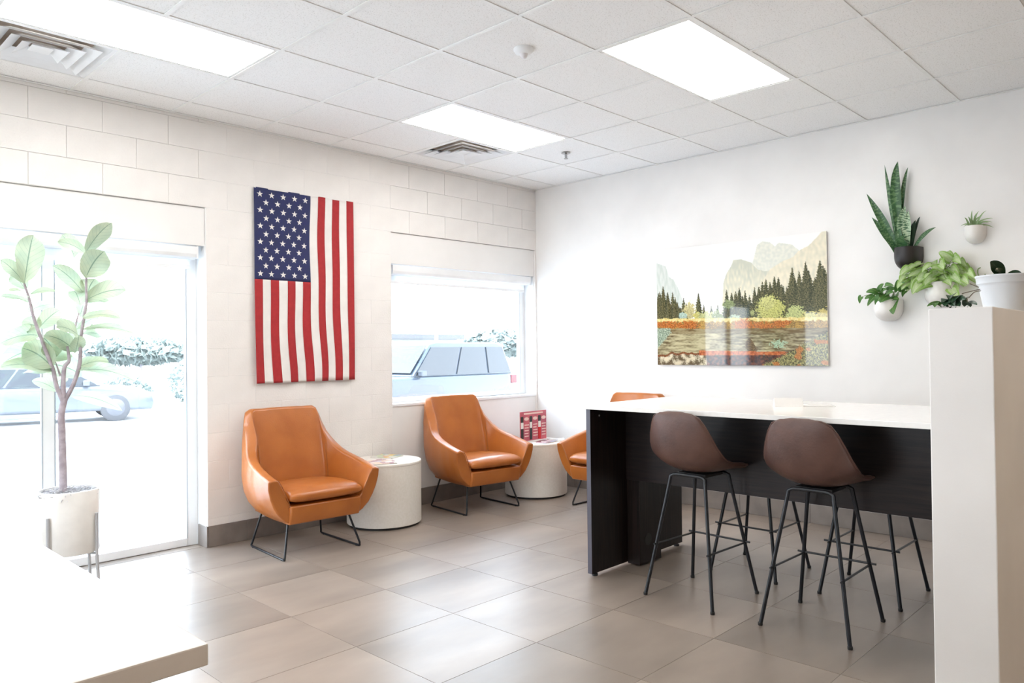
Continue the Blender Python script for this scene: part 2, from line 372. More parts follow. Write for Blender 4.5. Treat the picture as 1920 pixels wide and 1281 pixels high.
# wall with windows (left in the photo): openings
W1 = (-5.08, -3.42, 0, 2.358); W2 = (-1.83, -.02, 0, 2.358); W3 = (-8.25, -6.65, 0, 2.358)
wl = MB()
edges = [XL - .2, W3[0], W3[1], W1[0], W1[1], W2[0], W2[1], .1]
for a in (0, 2, 4, 6): wl.box(edges[a], edges[a + 1], .0017, .26, -.1, H + .14)
for W in (W1, W2, W3): wl.box(W[0], W[1], .03, .26, 2.10, H + .14)
for W in (W1, W2, W3): wl.box(W[0], W[1], .006, .03, 2.358, H + .14)
for W in (W2, W3): wl.box(W[0], W[1], .03, .26, -.1, .885)
wall_left = tag(wl.build('wall_left', paint_m), kind='structure')
BZ = .1965; BX = .408
def in_open(x, z):
    return any(W[0] < x < W[1] and z < W[3] for W in (W1, W2, W3))
cache = {}
for n in range(16):
    z0, z1 = n * BZ, min((n + 1) * BZ, H - .001)
    if z1 - z0 < .01: continue
    off = -2.04 if (n % 2 == 0) else -1.836
    k = -12
    cuts = []
    xk = off - BX * 10
    while xk < BX:
        cuts.append(xk); xk += BX
    cuts = [c for c in cuts if -6.2 < c < 0] + [0]
    for W in (W1, W2):
        if z0 + .01 < W[3]: cuts += [W[0], W[1]]
    cuts = sorted(set(cuts)); cuts = [-6.2] + cuts if cuts[0] > -6.2 else cuts
    for a, b in zip(cuts, cuts[1:]):
        if b - a < .012 or in_open((a + b) / 2, z0 + .02): continue
        key = (round(b - a, 3), round(z1 - z0, 3))
        if key not in cache:
            m = MB().box(.0009, key[0] - .0009, 0, .012, .0009, key[1] - .0009)
            cache[key] = m.mesh('block', block_m)
        o = link_mesh('block', cache[key], wall_left, (a, random.uniform(-.0003, .0003), z0))
        bv = o.modifiers.new('bevel', 'BEVEL'); bv.width = .0018; bv.segments = 1
MB().box(XL, -6.2, 0, .006, 0, H).box(W3[0], W3[1], 0, .0001, .9, .9001).build('smooth_face', paint_m, wall_left) if False else None
for nm, W in (('a', W1), ('b', W2), ('c', W3)):
    MB().box(W[0] + .002, W[1] - .002, .018, .03, 2.09, 2.356).build('header_panel', paint_m, wall_left, bevel=.002)
    if W is not W1:
        MB().box(W[0] + .002, W[1] - .001 if W is not W2 else -.001, .014, .03, 0, .872).build('apron_panel', paint_m, wall_left, bevel=.002)
        MB().box(W[0], W[1], .006, .17, .872, .895).build('window_sill', trimw_m, wall_left, bevel=.003)
for W in (W1, W2, W3):   # plastered reveals
    z0 = 0 if W is W1 else .895
    for x0, x1 in ((W[0], W[0] + .004), (W[1] - .004, W[1])):
        MB().box(x0, x1, .02, .2, z0, 2.1).build('reveal_lining', trimw_m, wall_left)
wall_right = tag(MB().box(0, .15, YB - .2, .26, -.1, H + .14).build('wall_right', paint_m), kind='structure')
wall_back = tag(MB().box(XL - .2, .15, YB - .15, YB, -.1, H + .14).build('wall_back', tanpaint_m), kind='structure')
ws = MB().box(XL - .15, XL, YB - .15, -3.03, -.1, H + .14).box(XL - .15, XL, -1.1, .26, -.1, H + .14).box(XL - .15, XL, -3.03, -1.1, 2.1, H + .14)
wall_side = tag(ws.build('wall_side', paint_m), kind='structure')
# baseboards of cut tile
def baseboard(name, pieces):
    r = None
    bb = tag(MB().box(*pieces[0]).build(name, grout_m), kind='structure'); return bb
bl = tag(MB().box(-3.42, -1.83, -.004, .0, 0, .138).box(-1.83, -.001, .008, .014, 0, .138).build('baseboard_left', grout_m), kind='structure')
js = [-3.42, -3.14, -2.552, -1.964, -1.83]
for a, b in zip(js, js[1:]): MB().box(a + .001, b - .001, -.012, -.003, .001, .145).build('baseboard_tile', base_m, bl, bevel=.0015)
js = [-1.83, -1.376, -.788, -.2, -.002]
for a, b in zip(js, js[1:]): MB().box(a + .001, b - .001, .002, .009, .001, .145).build('baseboard_tile', base_m, bl, bevel=.0015)
MB().box(-3.432, -3.421, -.012, .13, .001, .145).build('baseboard_tile', base_m, bl, bevel=.0015)
br = tag(MB().box(-.004, 0, -4.38, -.001, 0, .138).build('baseboard_right', grout_m), kind='structure')
js = [-.013] + [-.482 - .576 * k for k in range(8)]
js = [j for j in js if j > -4.38] + [-4.38]
for a, b in zip(js, js[1:]): MB().box(-.012, -.003, b + .001, a - .001, .001, .145).build('baseboard_tile', base_m, br, bevel=.0015)

# windows
def window(name, W, z0, z1, mull, side_y=.15):
    x0, x1 = W[0] + .004, W[1] - .004; y0, y1 = side_y, side_y + .05; t = .072
    w = MB(); w.box(x0, x0 + t, y0, y1, z0, z1).box(x1 - t, x1, y0, y1, z0, z1).box(x0 + t, x1 - t, y0, y1, z1 - t, z1).box(x0 + t, x1 - t, y0, y1, z0, z0 + (.055 if z0 < .5 else .04))
    o = tag(w.build(name, trimw_m, bevel=.003), kind='structure')
    zb = z0 + (.055 if z0 < .5 else .04)
    for m in mull: MB().box(m - .033, m + .033, y0, y1, zb, z1 - t).build('mullion', trimw_m, o, bevel=.003)
    ed = [x0 + t] + [v for m in mull for v in (m - .033, m + .033)] + [x1 - t]
    for a, b in zip(ed[::2], ed[1::2]):
        MB().box(a, b, y0 + .02, y0 + .026, zb, z1 - t).build('glass_pane', glass_m, o)
        g = MB(); e = .006
        g.box(a, a + e, y0 - .002, y0 + .02, zb, z1 - t).box(b - e, b, y0 - .002, y0 + .02, zb, z1 - t); g.build('glazing_bead', mat_bead, o)
    return o
mat_bead = mat('grey_bead', (.42, .47, .53), .4)
window('window_1', W1, .0, 2.1, [-4.348])
window('window_2', W2, .895, 2.1, [])
window('window_3', W3, .895, 2.1, [])
def shade(W, lab):
    c = (W[0] + W[1]) / 2; t = thing('roller_shade', lab, 'window shade', (c, .06, 2.0)); x0, x1 = W[0] + .03, W[1] - .058
    def m(): return MB()
    prof = [(.014, 2.082), (.014, 2.03), (.022, 2.008), (.05, 2.0), (.10, 2.0), (.10, 2.082)]
    b = MB().prism([(p[0], p[1]) for p in prof], x0, x1, 'x'); b.build('cassette', trimw_m, t, origin=(c, .06, 2.0), bevel=.002)
    MB().box(x0 + .02, x1 - .02, .085, .0865, 1.955, 2.0).build('shade_fabric', shade_m, t, origin=(c, .06, 2.0))
    MB().box(x0 + .02, x1 - .02, .080, .092, 1.93, 1.955).build('hem_bar', trimw_m, t, origin=(c, .06, 2.0), bevel=.003)
    MB().box(x1, x1 + .012, .016, .10, 2.0, 2.085).build('end_bracket', trimw_m, t, origin=(c, .06, 2.0))
    return t
shade(W1, 'white roller shade rolled up above the tall glazed window beside the potted tree')
shade(W2, 'white roller shade rolled up above the window nearest the room corner')
shade(W3, 'white roller shade rolled up above the window behind the camera side')
# glazed entrance in the side wall, left of the frame
d1 = MB()
for y in (-3.03, -1.16): d1.box(XL - .1, XL - .04, y, y + .06, 0, 2.1)
d1.box(XL - .1, XL - .04, -2.97, -1.16, 2.04, 2.1).box(XL - .1, XL - .04, -2.97, -1.16, 0, .08)
door = tag(d1.build('door_1', trimw_m, bevel=.003), kind='structure')
MB().box(XL - .075, XL - .068, -2.97, -1.16, .08, 2.04).build('glass_pane', glass_m, door)

# half wall with finished corner
hw = tag(MB().box(-2.814, -.001, -4.575, -4.38, 0, 1.468).build('wall_half', paint_m, bevel=.004), kind='structure')

# ------------------------------------------------------------ ceiling fittings
def panel_light(i, j, lab):
    x1, x0, y1, y0 = cxs[i], cxs[i] - 2 * CX, cys[j], cys[j] - CY; c = ((x0 + x1) / 2, (y0 + y1) / 2, H)
    t = thing('ceiling_light', lab, 'ceiling light', c, 0, 'lit ceiling panels')
    m = MB(); f = .016
    m.box(x0 + .012, x1 - .012, y0 + .012, y0 + .012 + f, H + .002, H + .05).box(x0 + .012, x1 - .012, y1 - .012 - f, y1 - .012, H + .002, H + .05)
    m.box(x0 + .012, x0 + .012 + f, y0 + .028, y1 - .028, H + .002, H + .05).box(x1 - .012 - f, x1 - .012, y0 + .028, y1 - .028, H + .002, H + .05)
    m.build('frame', tee_m, t, origin=c)
    MB().box(x0 + .028, x1 - .028, y0 + .028, y1 - .028, H + .004, H + .012).build('diffuser', warmfill_m if j > 8 else lamp_m, t, origin=c)
labs = {(1, 1): 'lit white ceiling panel beside the smaller vent near the room corner', (1, 4): 'large lit ceiling panel above the high table',
        (5, 1): 'lit ceiling panel at the upper left, beside the vent at the frame edge'}
labs.update({(1, 10): 'warm ceiling panel added out of view behind the half wall to warm its face', (6, 10): 'warm ceiling panel added out of view behind the camera to warm the counter front', (5, 4): 'lit ceiling panel almost above the white worktop corner', (9, 1): 'lit ceiling panel near the windows at the entrance side', (9, 4): 'lit ceiling panel in front of the glazed entrance'})
for i, j in LIGHTS: panel_light(i, j, labs[(i, j)])
def vent(i, j, lab):
    x1, x0, y1, y0 = cxs[i], cxs[i] - CX, cys[j], cys[j] - CY; cx, cy = (x0 + x1) / 2, (y0 + y1) / 2; c = (cx, cy, H)
    t = thing('ceiling_vent', lab, 'ceiling vent', c, 0, 'square louvred ceiling vents')
    def ring(a0, z0, a1, z1, th=.0025):
        m = MB(); v = []
        for a, z in ((a0, z0), (a1, z1), (a1 - th, z1), (a0 - th, z0)): v.append([(cx - a, cy - a, z), (cx + a, cy - a, z), (cx + a, cy + a, z), (cx - a, cy + a, z)])
        for q in v: m.v += q
        for r_ in range(4):
            for k in range(4): k2 = (k + 1) % 4; s2 = (r_ + 1) % 4; m.f.append((r_ * 4 + k, r_ * 4 + k2, s2 * 4 + k2, s2 * 4 + k))
        return m
    S = .296
    fr = MB(); 
    for q in ((-S, S, -S, -S + .022), (-S, S, S - .022, S), (-S, -S + .022, -S + .022, S - .022), (S - .022, S, -S + .022, S - .022)): fr.box(cx + q[0], cx + q[1], cy + q[2], cy + q[3], H + .002, H + .006)
    fr.build('frame', trimw_m, t, origin=c)
    ring(.274, H + .003, .225, H + .040).build('louver', trimw_m, t, origin=c)
    for a in (.236, .172, .110): ring(a, H - .010, a - .062, H + .026).build('louver', trimw_m, t, origin=c)
    MB().box(cx - .05, cx + .05, cy - .05, cy + .05, H + .004, H + .008).build('center_plate', trimw_m, t, origin=c)
    b = MB(); z = H + .12
    b.box(cx - .22, cx + .22, cy - .22, cy + .22, z, z + .01)
    for q in ((-.22, .22, -.222, -.22), (-.22, .22, .22, .222), (-.222, -.22, -.22, .22), (.22, .222, -.22, .22)): b.box(cx + q[0], cx + q[1], cy + q[2], cy + q[3], H + .055, z)
    b.build('duct_collar', deep_m, t, origin=c)
vent(1, 0, 'small-looking square louvred vent beside the middle lit ceiling panel')
vent(6, 0, 'large-looking square louvred vent cut by the left frame edge above the flag wall')
t = thing('sprinkler', 'small chrome sprinkler head in the ceiling near the room corner', 'sprinkler', (-.909, -1.167, H))
MB().lathe([(0, 0), (.036, 0), (.038, -.004), (.02, -.008), (0, -.008)], n=24).build('escutcheon', chrome_m, t, smooth=True)
MB().tube([(0, 0, -.005), (0, 0, -.045)], .007).tube([(-.012, 0, -.01), (-.012, 0, -.04)], .003, 6).tube([(.012, 0, -.01), (.012, 0, -.04)], .003, 6).build('nozzle', chrome_m, t, smooth=True)
MB().lathe([(0, -.045), (.018, -.045), (.018, -.048), (0, -.048)], n=16).build('deflector', chrome_m, t)
t = thing('motion_sensor', 'small white round sensor on the ceiling between the lit panels', 'sensor', (-2.729, -2.393, H))
MB().lathe([(0, .006), (.055, .006), (.055, -.006), (.045, -.02), (.032, -.026), (0, -.026)], n=32).build('sensor_body', trimw_m, t, smooth=True)
MB().lathe([(0, -.05), (.012, -.046), (.02, -.036), (.024, -.026), (0, -.026)], n=24).build('lens_dome', cab_m, t, smooth=True)
# ------------------------------------------------------------ lounge chairs
def lerp(a, b, t): return a + (b - a) * t
def cr(pts, t):
    """catmull-rom through pts, t in 0..len-1"""
    i = min(int(t), len(pts) - 2); f = t - i
    p0 = Vector(pts[max(i - 1, 0)]); p1 = Vector(pts[i]); p2 = Vector(pts[i + 1]); p3 = Vector(pts[min(i + 2, len(pts) - 1)])
    return .5 * ((2 * p1) + (p2 - p0) * f + (2 * p0 - 5 * p1 + 4 * p2 - p3) * f * f + (3 * p1 - p0 - 3 * p2 + p3) * f ** 3)
def make_chair():
    t = thing('lounge_chair', 'x', 'chair')
    A = [(.238, -.32, .235), (.330, -.325, .305), (.386, -.335, .415), (.405, -.345, .530), (.345, -.350, .535), (.300, -.345, .45), (.262, -.335, .37), (.215, -.30, .28)]
    B = [(.250, -.14, .232), (.345, -.14, .305), (.392, -.14, .43), (.398, -.14, .578), (.338, -.14, .583), (.305, -.14, .47), (.270, -.14, .37), (.215, -.14, .28)]
    Cc = [(.245, .06, .238), (.330, .07, .32), (.378, .08, .47), (.362, .075, .640), (.300, .06, .645), (.285, .045, .50), (.262, .03, .38), (.20, .03, .28)]
    D = [(.225, .17, .245), (.300, .215, .33), (.335, .235, .50), (.308, .225, .765), (.252, .165, .765), (.255, .125, .56), (.245, .10, .39), (.19, .12, .28)]
    E_ = [(.175, .215, .25), (.235, .27, .34), (.280, .31, .55), (.272, .322, .925), (.243, .262, .928), (.236, .170, .60), (.215, .125, .39), (.15, .15, .28)]
    F_ = [(.10, .235, .255), (.125, .288, .345), (.15, .325, .55), (.165, .338, .940), (.150, .278, .943), (.135, .185, .60), (.12, .138, .39), (.09, .16, .28)]
    G = [(0, .24, .255), (0, .29, .35), (0, .328, .55), (0, .340, .943), (0, .280, .946), (0, .188, .60), (0, .14, .39), (0, .165, .28)]
    half = [A, B, Cc, D, E_, F_]
    mir = lambda s: [(-x, y, z) for x, y, z in s]
    st = [mir(s) for s in half] + [G] + half[::-1]
    # resample along
    rows = []; N = 36
    for k in range(N + 1):
        u = k / N * (len(st) - 1)
        rows.append([cr([s[j] for s in st], u) for j in range(8)])
    # resample around each section (closed), denser
    rings = []
    for r_ in rows:
        ring = []
        for j in range(8):
            p0, p1, p2, p3 = r_[j - 1], r_[j], r_[(j + 1) % 8], r_[(j + 2) % 8]
            for f in (0, .5):
                soft = .5 * ((2 * p1) + (p2 - p0) * f + (2 * p0 - 5 * p1 + 4 * p2 - p3) * f * f + (3 * p1 - p0 - 3 * p2 + p3) * f ** 3)
                ring.append(p1 if f == 0 else (soft if j not in (3, 7) else (p1 + p2) / 2 + Vector((0, 0, .006 if j == 3 else 0))))
        rings.append(ring)
    m = MB(); n = 16
    for r_ in rings: m.v += [tuple(p) for p in r_]
    for i in range(len(rings) - 1):
        for k in range(n):
            k2 = (k + 1) % n; m.f.append((i * n + k, i * n + k2, (i + 1) * n + k2, (i + 1) * n + k))
    m.f.append(tuple(reversed(range(n)))); b = (len(rings) - 1) * n; m.f.append(tuple(b + k for k in range(n)))
    o = m.build('shell', orange_m, t, smooth=True, bevel=.010, seg=3, ang=50)
    # welt seams between the back and the arms, and round the front edge of each arm
    for s in (0, 1):
        ri = rings[9] if s == 0 else rings[-10]
        MB().tube([ri[k] + Vector((0, -.003, .001)) for k in (9, 10, 11, 12)], .0028, 6).build('seam', thread_m, t, smooth=True)
        rf = rings[0] if s == 0 else rings[-1]
        MB().tube([rf[k] + Vector((0, -.004, 0)) for k in (8, 9, 10, 11, 12)], .003, 6).build('seam', thread_m, t, smooth=True)
    # seat base (front skirt and underside)
    sb = MB(); rws = []
    prof = [(-.322, .235), (-.345, .30), (-.345, .355), (-.30, .362), (.14, .362), (.20, .30), (.20, .25), (-.28, .232)]
    for x, sc in ((-.262, .0), (-.255, 1), (-.13, 1.0), (0, 1.0), (.13, 1), (.255, 1), (.262, 0)):
        rws.append([(x, (y if sc else y * .93), z if sc else lerp(z, .30, .25)) for y, z in prof])
    for r_ in rws: sb.v += r_
    for i in range(6):
        for k in range(8): k2 = (k + 1) % 8; sb.f.append((i * 8 + k, i * 8 + k2, i * 8 + 8 + k2, i * 8 + 8 + k))
    sb.f.append(tuple(range(8))[::-1]); sb.f.append(tuple(48 + k for k in range(8)))
    sb.build('seat_base', orange_m, t, smooth=True, bevel=.008, seg=2)
    # seat cushion, crowned and rolled at the front
    rws = []
    for k in range(15):
        u = k / 14; y = -.372 + .52 * u; crown = .012 * math.sin(math.pi * u); sag = .012 * u
        top = .453 + crown - sag; bot = .368
        wx = .268 - .012 * u
        if k == 0: top, bot = .424, .388
        elif k == 1: top, bot = .445, .372
        pr = [(-wx, (top + bot) / 2), (-wx + .006, top - .014), (-wx + .03, top), (-wx * .5, top + .004), (0, top + .006), (wx * .5, top + .004), (wx - .03, top), (wx - .006, top - .014), (wx, (top + bot) / 2), (wx - .01, bot), (0, bot), (-wx + .01, bot)]
        rws.append([(x, y, z) for x, z in pr])
    cu = MB()
    for r_ in rws: cu.v += r_
    n = 12
    for i in range(14):
        for k in range(n): k2 = (k + 1) % n; cu.f.append((i * n + k, i * n + k2, i * n + n + k2, i * n + n + k))
    cu.f.append(tuple(range(n))[::-1]); cu.f.append(tuple(14 * n + k for k in range(n)))
    cu.build('seat_cushion', orange_m, t, smooth=True, sub=2)
    # sled legs: one bent rod each side
    for s in (-1, 1):
        pts = [(s * .215, .165, .26), (s * .262, .232, .03), (s * .266, .240, .012), (s * .268, .228, .007), (s * .275, -.27, .007), (s * .276, -.288, .009), (s * .274, -.290, .03), (s * .218, -.225, .25)]
        MB().tube(pts, .0072, 10).build('leg_frame', steel_m, t, smooth=True)
        for gx, gy in ((.268, .2), (.274, -.25)): MB().lathe([(0, 0), (.009, 0), (.009, .004), (0, .004)], (s * gx, gy, 0), 12).build('glide', black_m, t)
    return t
chair = make_chair()
tag(chair, 'tan leather lounge chair under the flag, left of the magazine-topped drum table', group='tan leather lounge chairs')
chair.location = (-2.955, -.46, 0); chair.rotation_euler.z = R(-3.5)
c2 = copy_tree(chair); tag(c2, 'tan leather lounge chair under the window, between the two drum tables')
c2.location = (-1.265, -.372, 0); c2.rotation_euler.z = R(-6.5)
c3 = copy_tree(chair); tag(c3, 'tan leather lounge chair in the corner, half hidden by the dark high table')
c3.location = (-.40, -1.29, 0); c3.rotation_euler.z = R(-90)

# ------------------------------------------------------------ drum tables
def drum(loc, lab):
    t = thing('drum_table', lab, 'side table', loc, 0, 'pale cylindrical side tables')
    MB().lathe([(0, 0), (.272, 0), (.272, .02), (0, .02)], n=64).build('toe_kick', toe_m, t, smooth=True)
    MB().lathe([(0, .018), (.286, .018), (.289, .021), (.289, .470), (0, .470)], n=96).build('drum_body', drum_m, t, smooth=True)
    MB().lathe([(0, .4702), (.289, .4702), (.2905, .473), (.2905, .489), (.288, .492), (0, .492)], n=96).build('drum_top', drum_m, t, smooth=True)
    return t
D1 = (-2.153, -.310, 0); D2 = (-.500, -.417, 0)
drum(D1, 'pale drum table with an open magazine, between the flag chair and the window chair')
drum(D2, 'pale drum table holding the red display card, near the room corner')

def vary(n, base, amt):
    return [tuple(min(1, max(0, c + random.uniform(-amt, amt))) for c in base) for _ in range(n)]
def print_material(name, cols, scale=(3, 3)):
    m = bpy.data.materials.new(name); m.use_nodes = True; n = m.node_tree.nodes; L = m.node_tree.links; b = n['Principled BSDF']
    t = n.new('ShaderNodeTexCoord'); mp = n.new('ShaderNodeMapping'); mp.inputs['Scale'].default_value = (scale[0], scale[1], 1)
    v = n.new('ShaderNodeTexVoronoi'); v.inputs['Scale'].default_value = 1; v.distance = 'CHEBYCHEV'
    L.new(t.outputs['Object'], mp.inputs[0]); L.new(mp.outputs[0], v.inputs['Vector'])
    s = n.new('ShaderNodeSeparateColor'); L.new(v.outputs['Color'], s.inputs[0]); r = n.new('ShaderNodeValToRGB'); r.color_ramp.interpolation = 'CONSTANT'
    while len(r.color_ramp.elements) < len(cols): r.color_ramp.elements.new(.5)
    for i, c in enumerate(cols): r.color_ramp.elements[i].position = i / len(cols); r.color_ramp.elements[i].color = (*c, 1)
    L.new(s.outputs[0], r.inputs[0]); L.new(r.outputs[0], b.inputs['Base Color']); b.inputs['Roughness'].default_value = .3; return m
page_m = mat('paper', (.80, .78, .75), .6)
def magazine(loc, rz, lab, cols, w_=.21, d=.275, th=.006, curl=.012):
    t = thing('magazine', lab, 'magazine', loc, rz, None)
    MB().box(-w_ / 2, w_ / 2, -d / 2, d / 2, .0005, th * .8).build('pages', page_m, t)
    rows = [[(-w_ / 2 + w_ * i / 8, -d / 2 + d * j / 8, th + curl * max(0, (i / 8 - .4)) ** 2 * (1 + .3 * math.sin(j))) for i in range(9)] for j in range(9)]
    MB().grid(rows).build('cover', print_material('magazine_print', cols, (19, 17)), t, smooth=True, solid=.0008)
    return t
magazine((D1[0] - .10, D1[1] - .085, .492), R(-25), 'glossy magazine with dark spine lying at the left front of the left drum table',
         [(.75, .66, .60), (.45, .25, .28), (.78, .60, .45), (.60, .55, .62), (.85, .80, .76)])
magazine((D1[0] + .115, D1[1] + .115, .492), R(20), 'food magazine with a yellow cover picture at the back of the left drum table',
         [(.80, .55, .12), (.55, .60, .40), (.75, .72, .66), (.62, .35, .22), (.30, .36, .40)], w_=.17, d=.2)
magazine((D2[0] - .02, D2[1] - .13, .492), R(8), 'magazine with a pink and dark cover below the red display card',
         [(.70, .45, .50), (.20, .08, .10), (.80, .76, .74), (.35, .40, .55)], w_=.20, d=.16)
magazine((D2[0] + .17, D2[1] - .115, .492), R(-40), 'pale grey magazine at the right side of the corner drum table',
         [(.66, .68, .68), (.76, .77, .76), (.48, .50, .50), (.82, .82, .80)], w_=.16, d=.2)
# display card on the corner drum table
cd = thing('display_card', 'red display card with three dark columns standing on the corner drum table', 'card', (D2[0] + .03, D2[1] + .05, .492), R(1))
cardred_m = mat('card_red', (.62, .12, .15), .4, c2=(.42, .08, .12), scale=9); cardpink_m = mat('card_print', (.86, .62, .56), .5)
W_, H_ = .37, .275
MB().box(-W_ / 2, W_ / 2, 0, .006, 0.002, H_).build('card_panel', cardred_m, cd, bevel=.001)
MB().prism([(0.0, .0), (.09, 0), (.006, .16)], -.03, .03, 'x').build('easel_back', page_m, cd)
MB().box(-W_ / 2, W_ / 2, -.045, .001, 0.0, .003).build('card_foot', page_m, cd)
MB().box(-W_ / 2 + .05, W_ / 2 - .05, -.0015, 0, H_ - .027, H_ - .012).build('title_line', cardpink_m, cd)
for k, c in enumerate((black_m, black_m, mat('card_bright_red', (.60, .005, .01), .4))):
    x = -W_ / 2 + .008 + k * .122
    MB().box(x, x + .032, -.004, 0, H_ - .098, H_ - .045).build('column_cap', black_m, cd)
    MB().box(x, x + .032, -.004, 0, H_ - .155, H_ - .099).build('column_window', page_m, cd)
    MB().box(x, x + .032, -.004, 0, .012, H_ - .156).build('column_block', c, cd)
    MB().lathe([(0, 0), (.024, 0), (.024, .0012), (0, .0012)], n=20).v
    o = MB(); a = [(x + .078 + .032 * math.cos(q * math.pi / 8), H_ - .068 + .016 * math.sin(q * math.pi / 8)) for q in range(16)]
    o.prism(a, -.0015, 0, 'y'); o.build('print_badge', cardpink_m, cd)
    for q in range(5):
        wd = random.uniform(.045, .065); z = H_ - .12 - q * .026
        MB().box(x + .05, x + .05 + wd, -.0012, 0, z - .009, z).build('text_line', cardpink_m, cd)

# ------------------------------------------------------------ high table
ht = thing('high_table', 'dark wood bar-height table with a white top and end panel', 'table', (-1.7, -3.35, 0))
TO = (-1.7, -3.35, 0)
MB().box(-2.215, -1.19, -4.362, -2.355, .988, 1.013).build('tabletop', quartz_m, ht, origin=TO, bevel=.002)['label'] = 'white tabletop'
MB().box(-2.195, -1.20, -2.398, -2.368, .018, .987).build('end_panel', wood_m, ht, origin=TO, bevel=.001)
MB().box(-2.197, -2.195, -2.398, -2.368, .018, .987).build('edge_band', woodedge_m, ht, origin=TO)
MB().box(-2.195, -1.20, -4.355, -4.325, .018, .987).build('end_panel', wood_m, ht, origin=TO, bevel=.001)
MB().box(-1.842, -1.818, -4.325, -2.398, .530, .987).build('modesty_panel', woodh_m, ht, origin=TO, bevel=.001)
pd = MB().box(-1.836, -1.60, -2.488, -2.398, .01, .529).build('pedestal', wood_m, ht, origin=TO, bevel=.0015)
g = MB().lathe([(.030, 0), (.036, 0), (.036, .003), (.030, .003)], n=32)
go = g.build('cable_grommet', toe_m, ht, smooth=True); go.rotation_euler = (R(90), 0, 0); go.location = (-1.745 - TO[0], -2.488 - TO[1], .155)
for x in (-2.15, -1.25):
    for y in (-2.383, -4.34): MB().lathe([(0, 0), (.018, 0), (.018, .012), (.008, .014), (.008, .02), (0, .02)], (x, y, 0), 16).build('levelling_foot', black_m, ht, origin=TO, smooth=True)
o = MB().lathe([(0, 0), (.006, 0), (.006, .002), (0, .002)], n=12).build('screw_cap', metalg_m, ht); o.rotation_euler = (R(90), 0, 0); o.location = (-2.11 - TO[0], -2.398 - TO[1], .945)
t = thing('tent_sign', 'small white folded tent sign lying on the high table', 'sign', (-1.66, -3.36, 1.013), R(-55))
MB().prism([(-.03, 0), (.03, 0), (.0, .048)], -.075, .075, 'x').build('folded_card', page_m, t, bevel=.001)
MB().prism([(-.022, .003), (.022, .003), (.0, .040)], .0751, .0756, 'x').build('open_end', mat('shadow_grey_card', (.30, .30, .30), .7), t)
t = thing('desk_mat', 'thin pale grey sheet lying flat beside the tent sign on the high table', 'paper', (-1.535, -3.45, 1.013), R(-58))
MB().box(-.10, .10, -.075, .075, 0, .003).build('sheet', mat('pale_grey_sheet', (.66, .65, .63), .4), t)
MB().box(-.085, .085, -.06, .06, .003, .004).build('inner_panel', page_m, t)

# ------------------------------------------------------------ bar stools (facing +x)
def make_stool():
    t = thing('bar_stool', 'x', 'stool')
    # side profile of the shell: (x, z, half width, curl)
    P = [(-.215, 1.003, .02, .0), (-.222, .999, .098, .004), (-.227, .982, .138, .012), (-.228, .94, .164, .026), (-.223, .875, .190, .043), (-.212, .81, .208, .058), (-.190, .755, .218, .07), (-.150, .712, .220, .074), (-.09, .688, .218, .068),
         (-.02, .680, .214, .056), (.06, .682, .210, .044), (.11, .687, .206, .032), (.155, .690, .198, .020), (.180, .685, .17, .008), (.190, .678, .06, .0)]
    rows = []
    for i, (x, z, hw_, cu) in enumerate(P):
        a = P[max(i - 1, 0)]; b = P[min(i + 1, len(P) - 1)]; d = Vector((b[0] - a[0], 0, b[1] - a[1])).normalized(); nn = Vector((-d.z, 0, d.x))
        rows.append([Vector((x, u * hw_, z)) + nn * (cu * abs(u) ** 2.3) for u in [k / 6 - 1 for k in range(13)]])
    m = MB().grid(rows)
    o = m.build('seat_shell', brown_m, t, smooth=True); s = o.modifiers.new('solid', 'SOLIDIFY'); s.thickness = .024; s.offset = 0
    o.modifiers.new('sub', 'SUBSURF').levels = 2; o.modifiers['sub'].render_levels = 2
    # piping along the shell edge
    E = [r_[0] for r_ in rows] + [rows[-1][k] for k in range(1, 12)] + [r_[-1] for r_ in rows[::-1]] + [rows[0][k] for k in range(11, 0, -1)]
    E.append(E[0]); MB().tube(E, .0045, 6).build('edge_piping', brown_m, t, smooth=True)
    F = {(-1, 1): (-.215, .213), (-1, -1): (-.230, -.213), (1, 1): (.225, .205), (1, -1): (.222, -.205)}
    for (sx, sy), (fx, fy) in F.items():
        tx, ty = sx * .115, sy * .105; zt = .655
        foot = Vector((fx, fy, .004)); top = Vector((tx, ty, zt)); dirv = (foot - top).normalized()
        pts = [(tx, 0, zt + .006), (tx, ty * .55, zt + .006), (tx, ty * .82, zt + .004), tuple(top + Vector((sx * .002, sy * .002, -.006))), tuple(top + dirv * .05), tuple(foot)]
        lg = MB().tube(pts, .0095, 12).build('leg', steel_m, t, smooth=True)
        c = MB().lathe([(0, 0), (.0105, 0), (.0115, .004), (.0115, .014), (0, .014)], (fx, fy, 0), 14).build('foot_cap', black_m, lg, smooth=True)
    def at(k, z):
        fx, fy = F[k]; f = (z - .004) / .651; return Vector((lerp(fx, k[0] * .117, f), lerp(fy, k[1] * .107, f), z))
    z = .285
    MB().tube([at((1, 1), z) + Vector((.0, .03, 0)), at((1, -1), z) - Vector((0, .03, 0))], .0055, 8).build('footrest', steel_m, t, smooth=True)
    for sy in (1, -1):
        a, b = at((-1, sy), z - .006), at((1, sy), z - .006); e = (b - a).normalized() * .02
        MB().tube([a - e, b + e], .0055, 8).build('footrest', steel_m, t, smooth=True)
    MB().box(-.085, .085, -.09, .09, .652, .668).build('mounting_plate', black_m, t, bevel=.003)
    return t
s1 = make_stool(); tag(s1, 'brown leather bar stool nearest the table end panel, back to the camera', group='brown leather bar stools')
s1.location = (-2.045, -3.03, 0); s1.rotation_euler.z = R(-3)
s2 = copy_tree(s1); tag(s2, 'brown leather bar stool nearest the half wall, back to the camera'); s2.location = (-2.045, -3.685, 0); s2.rotation_euler.z = 0
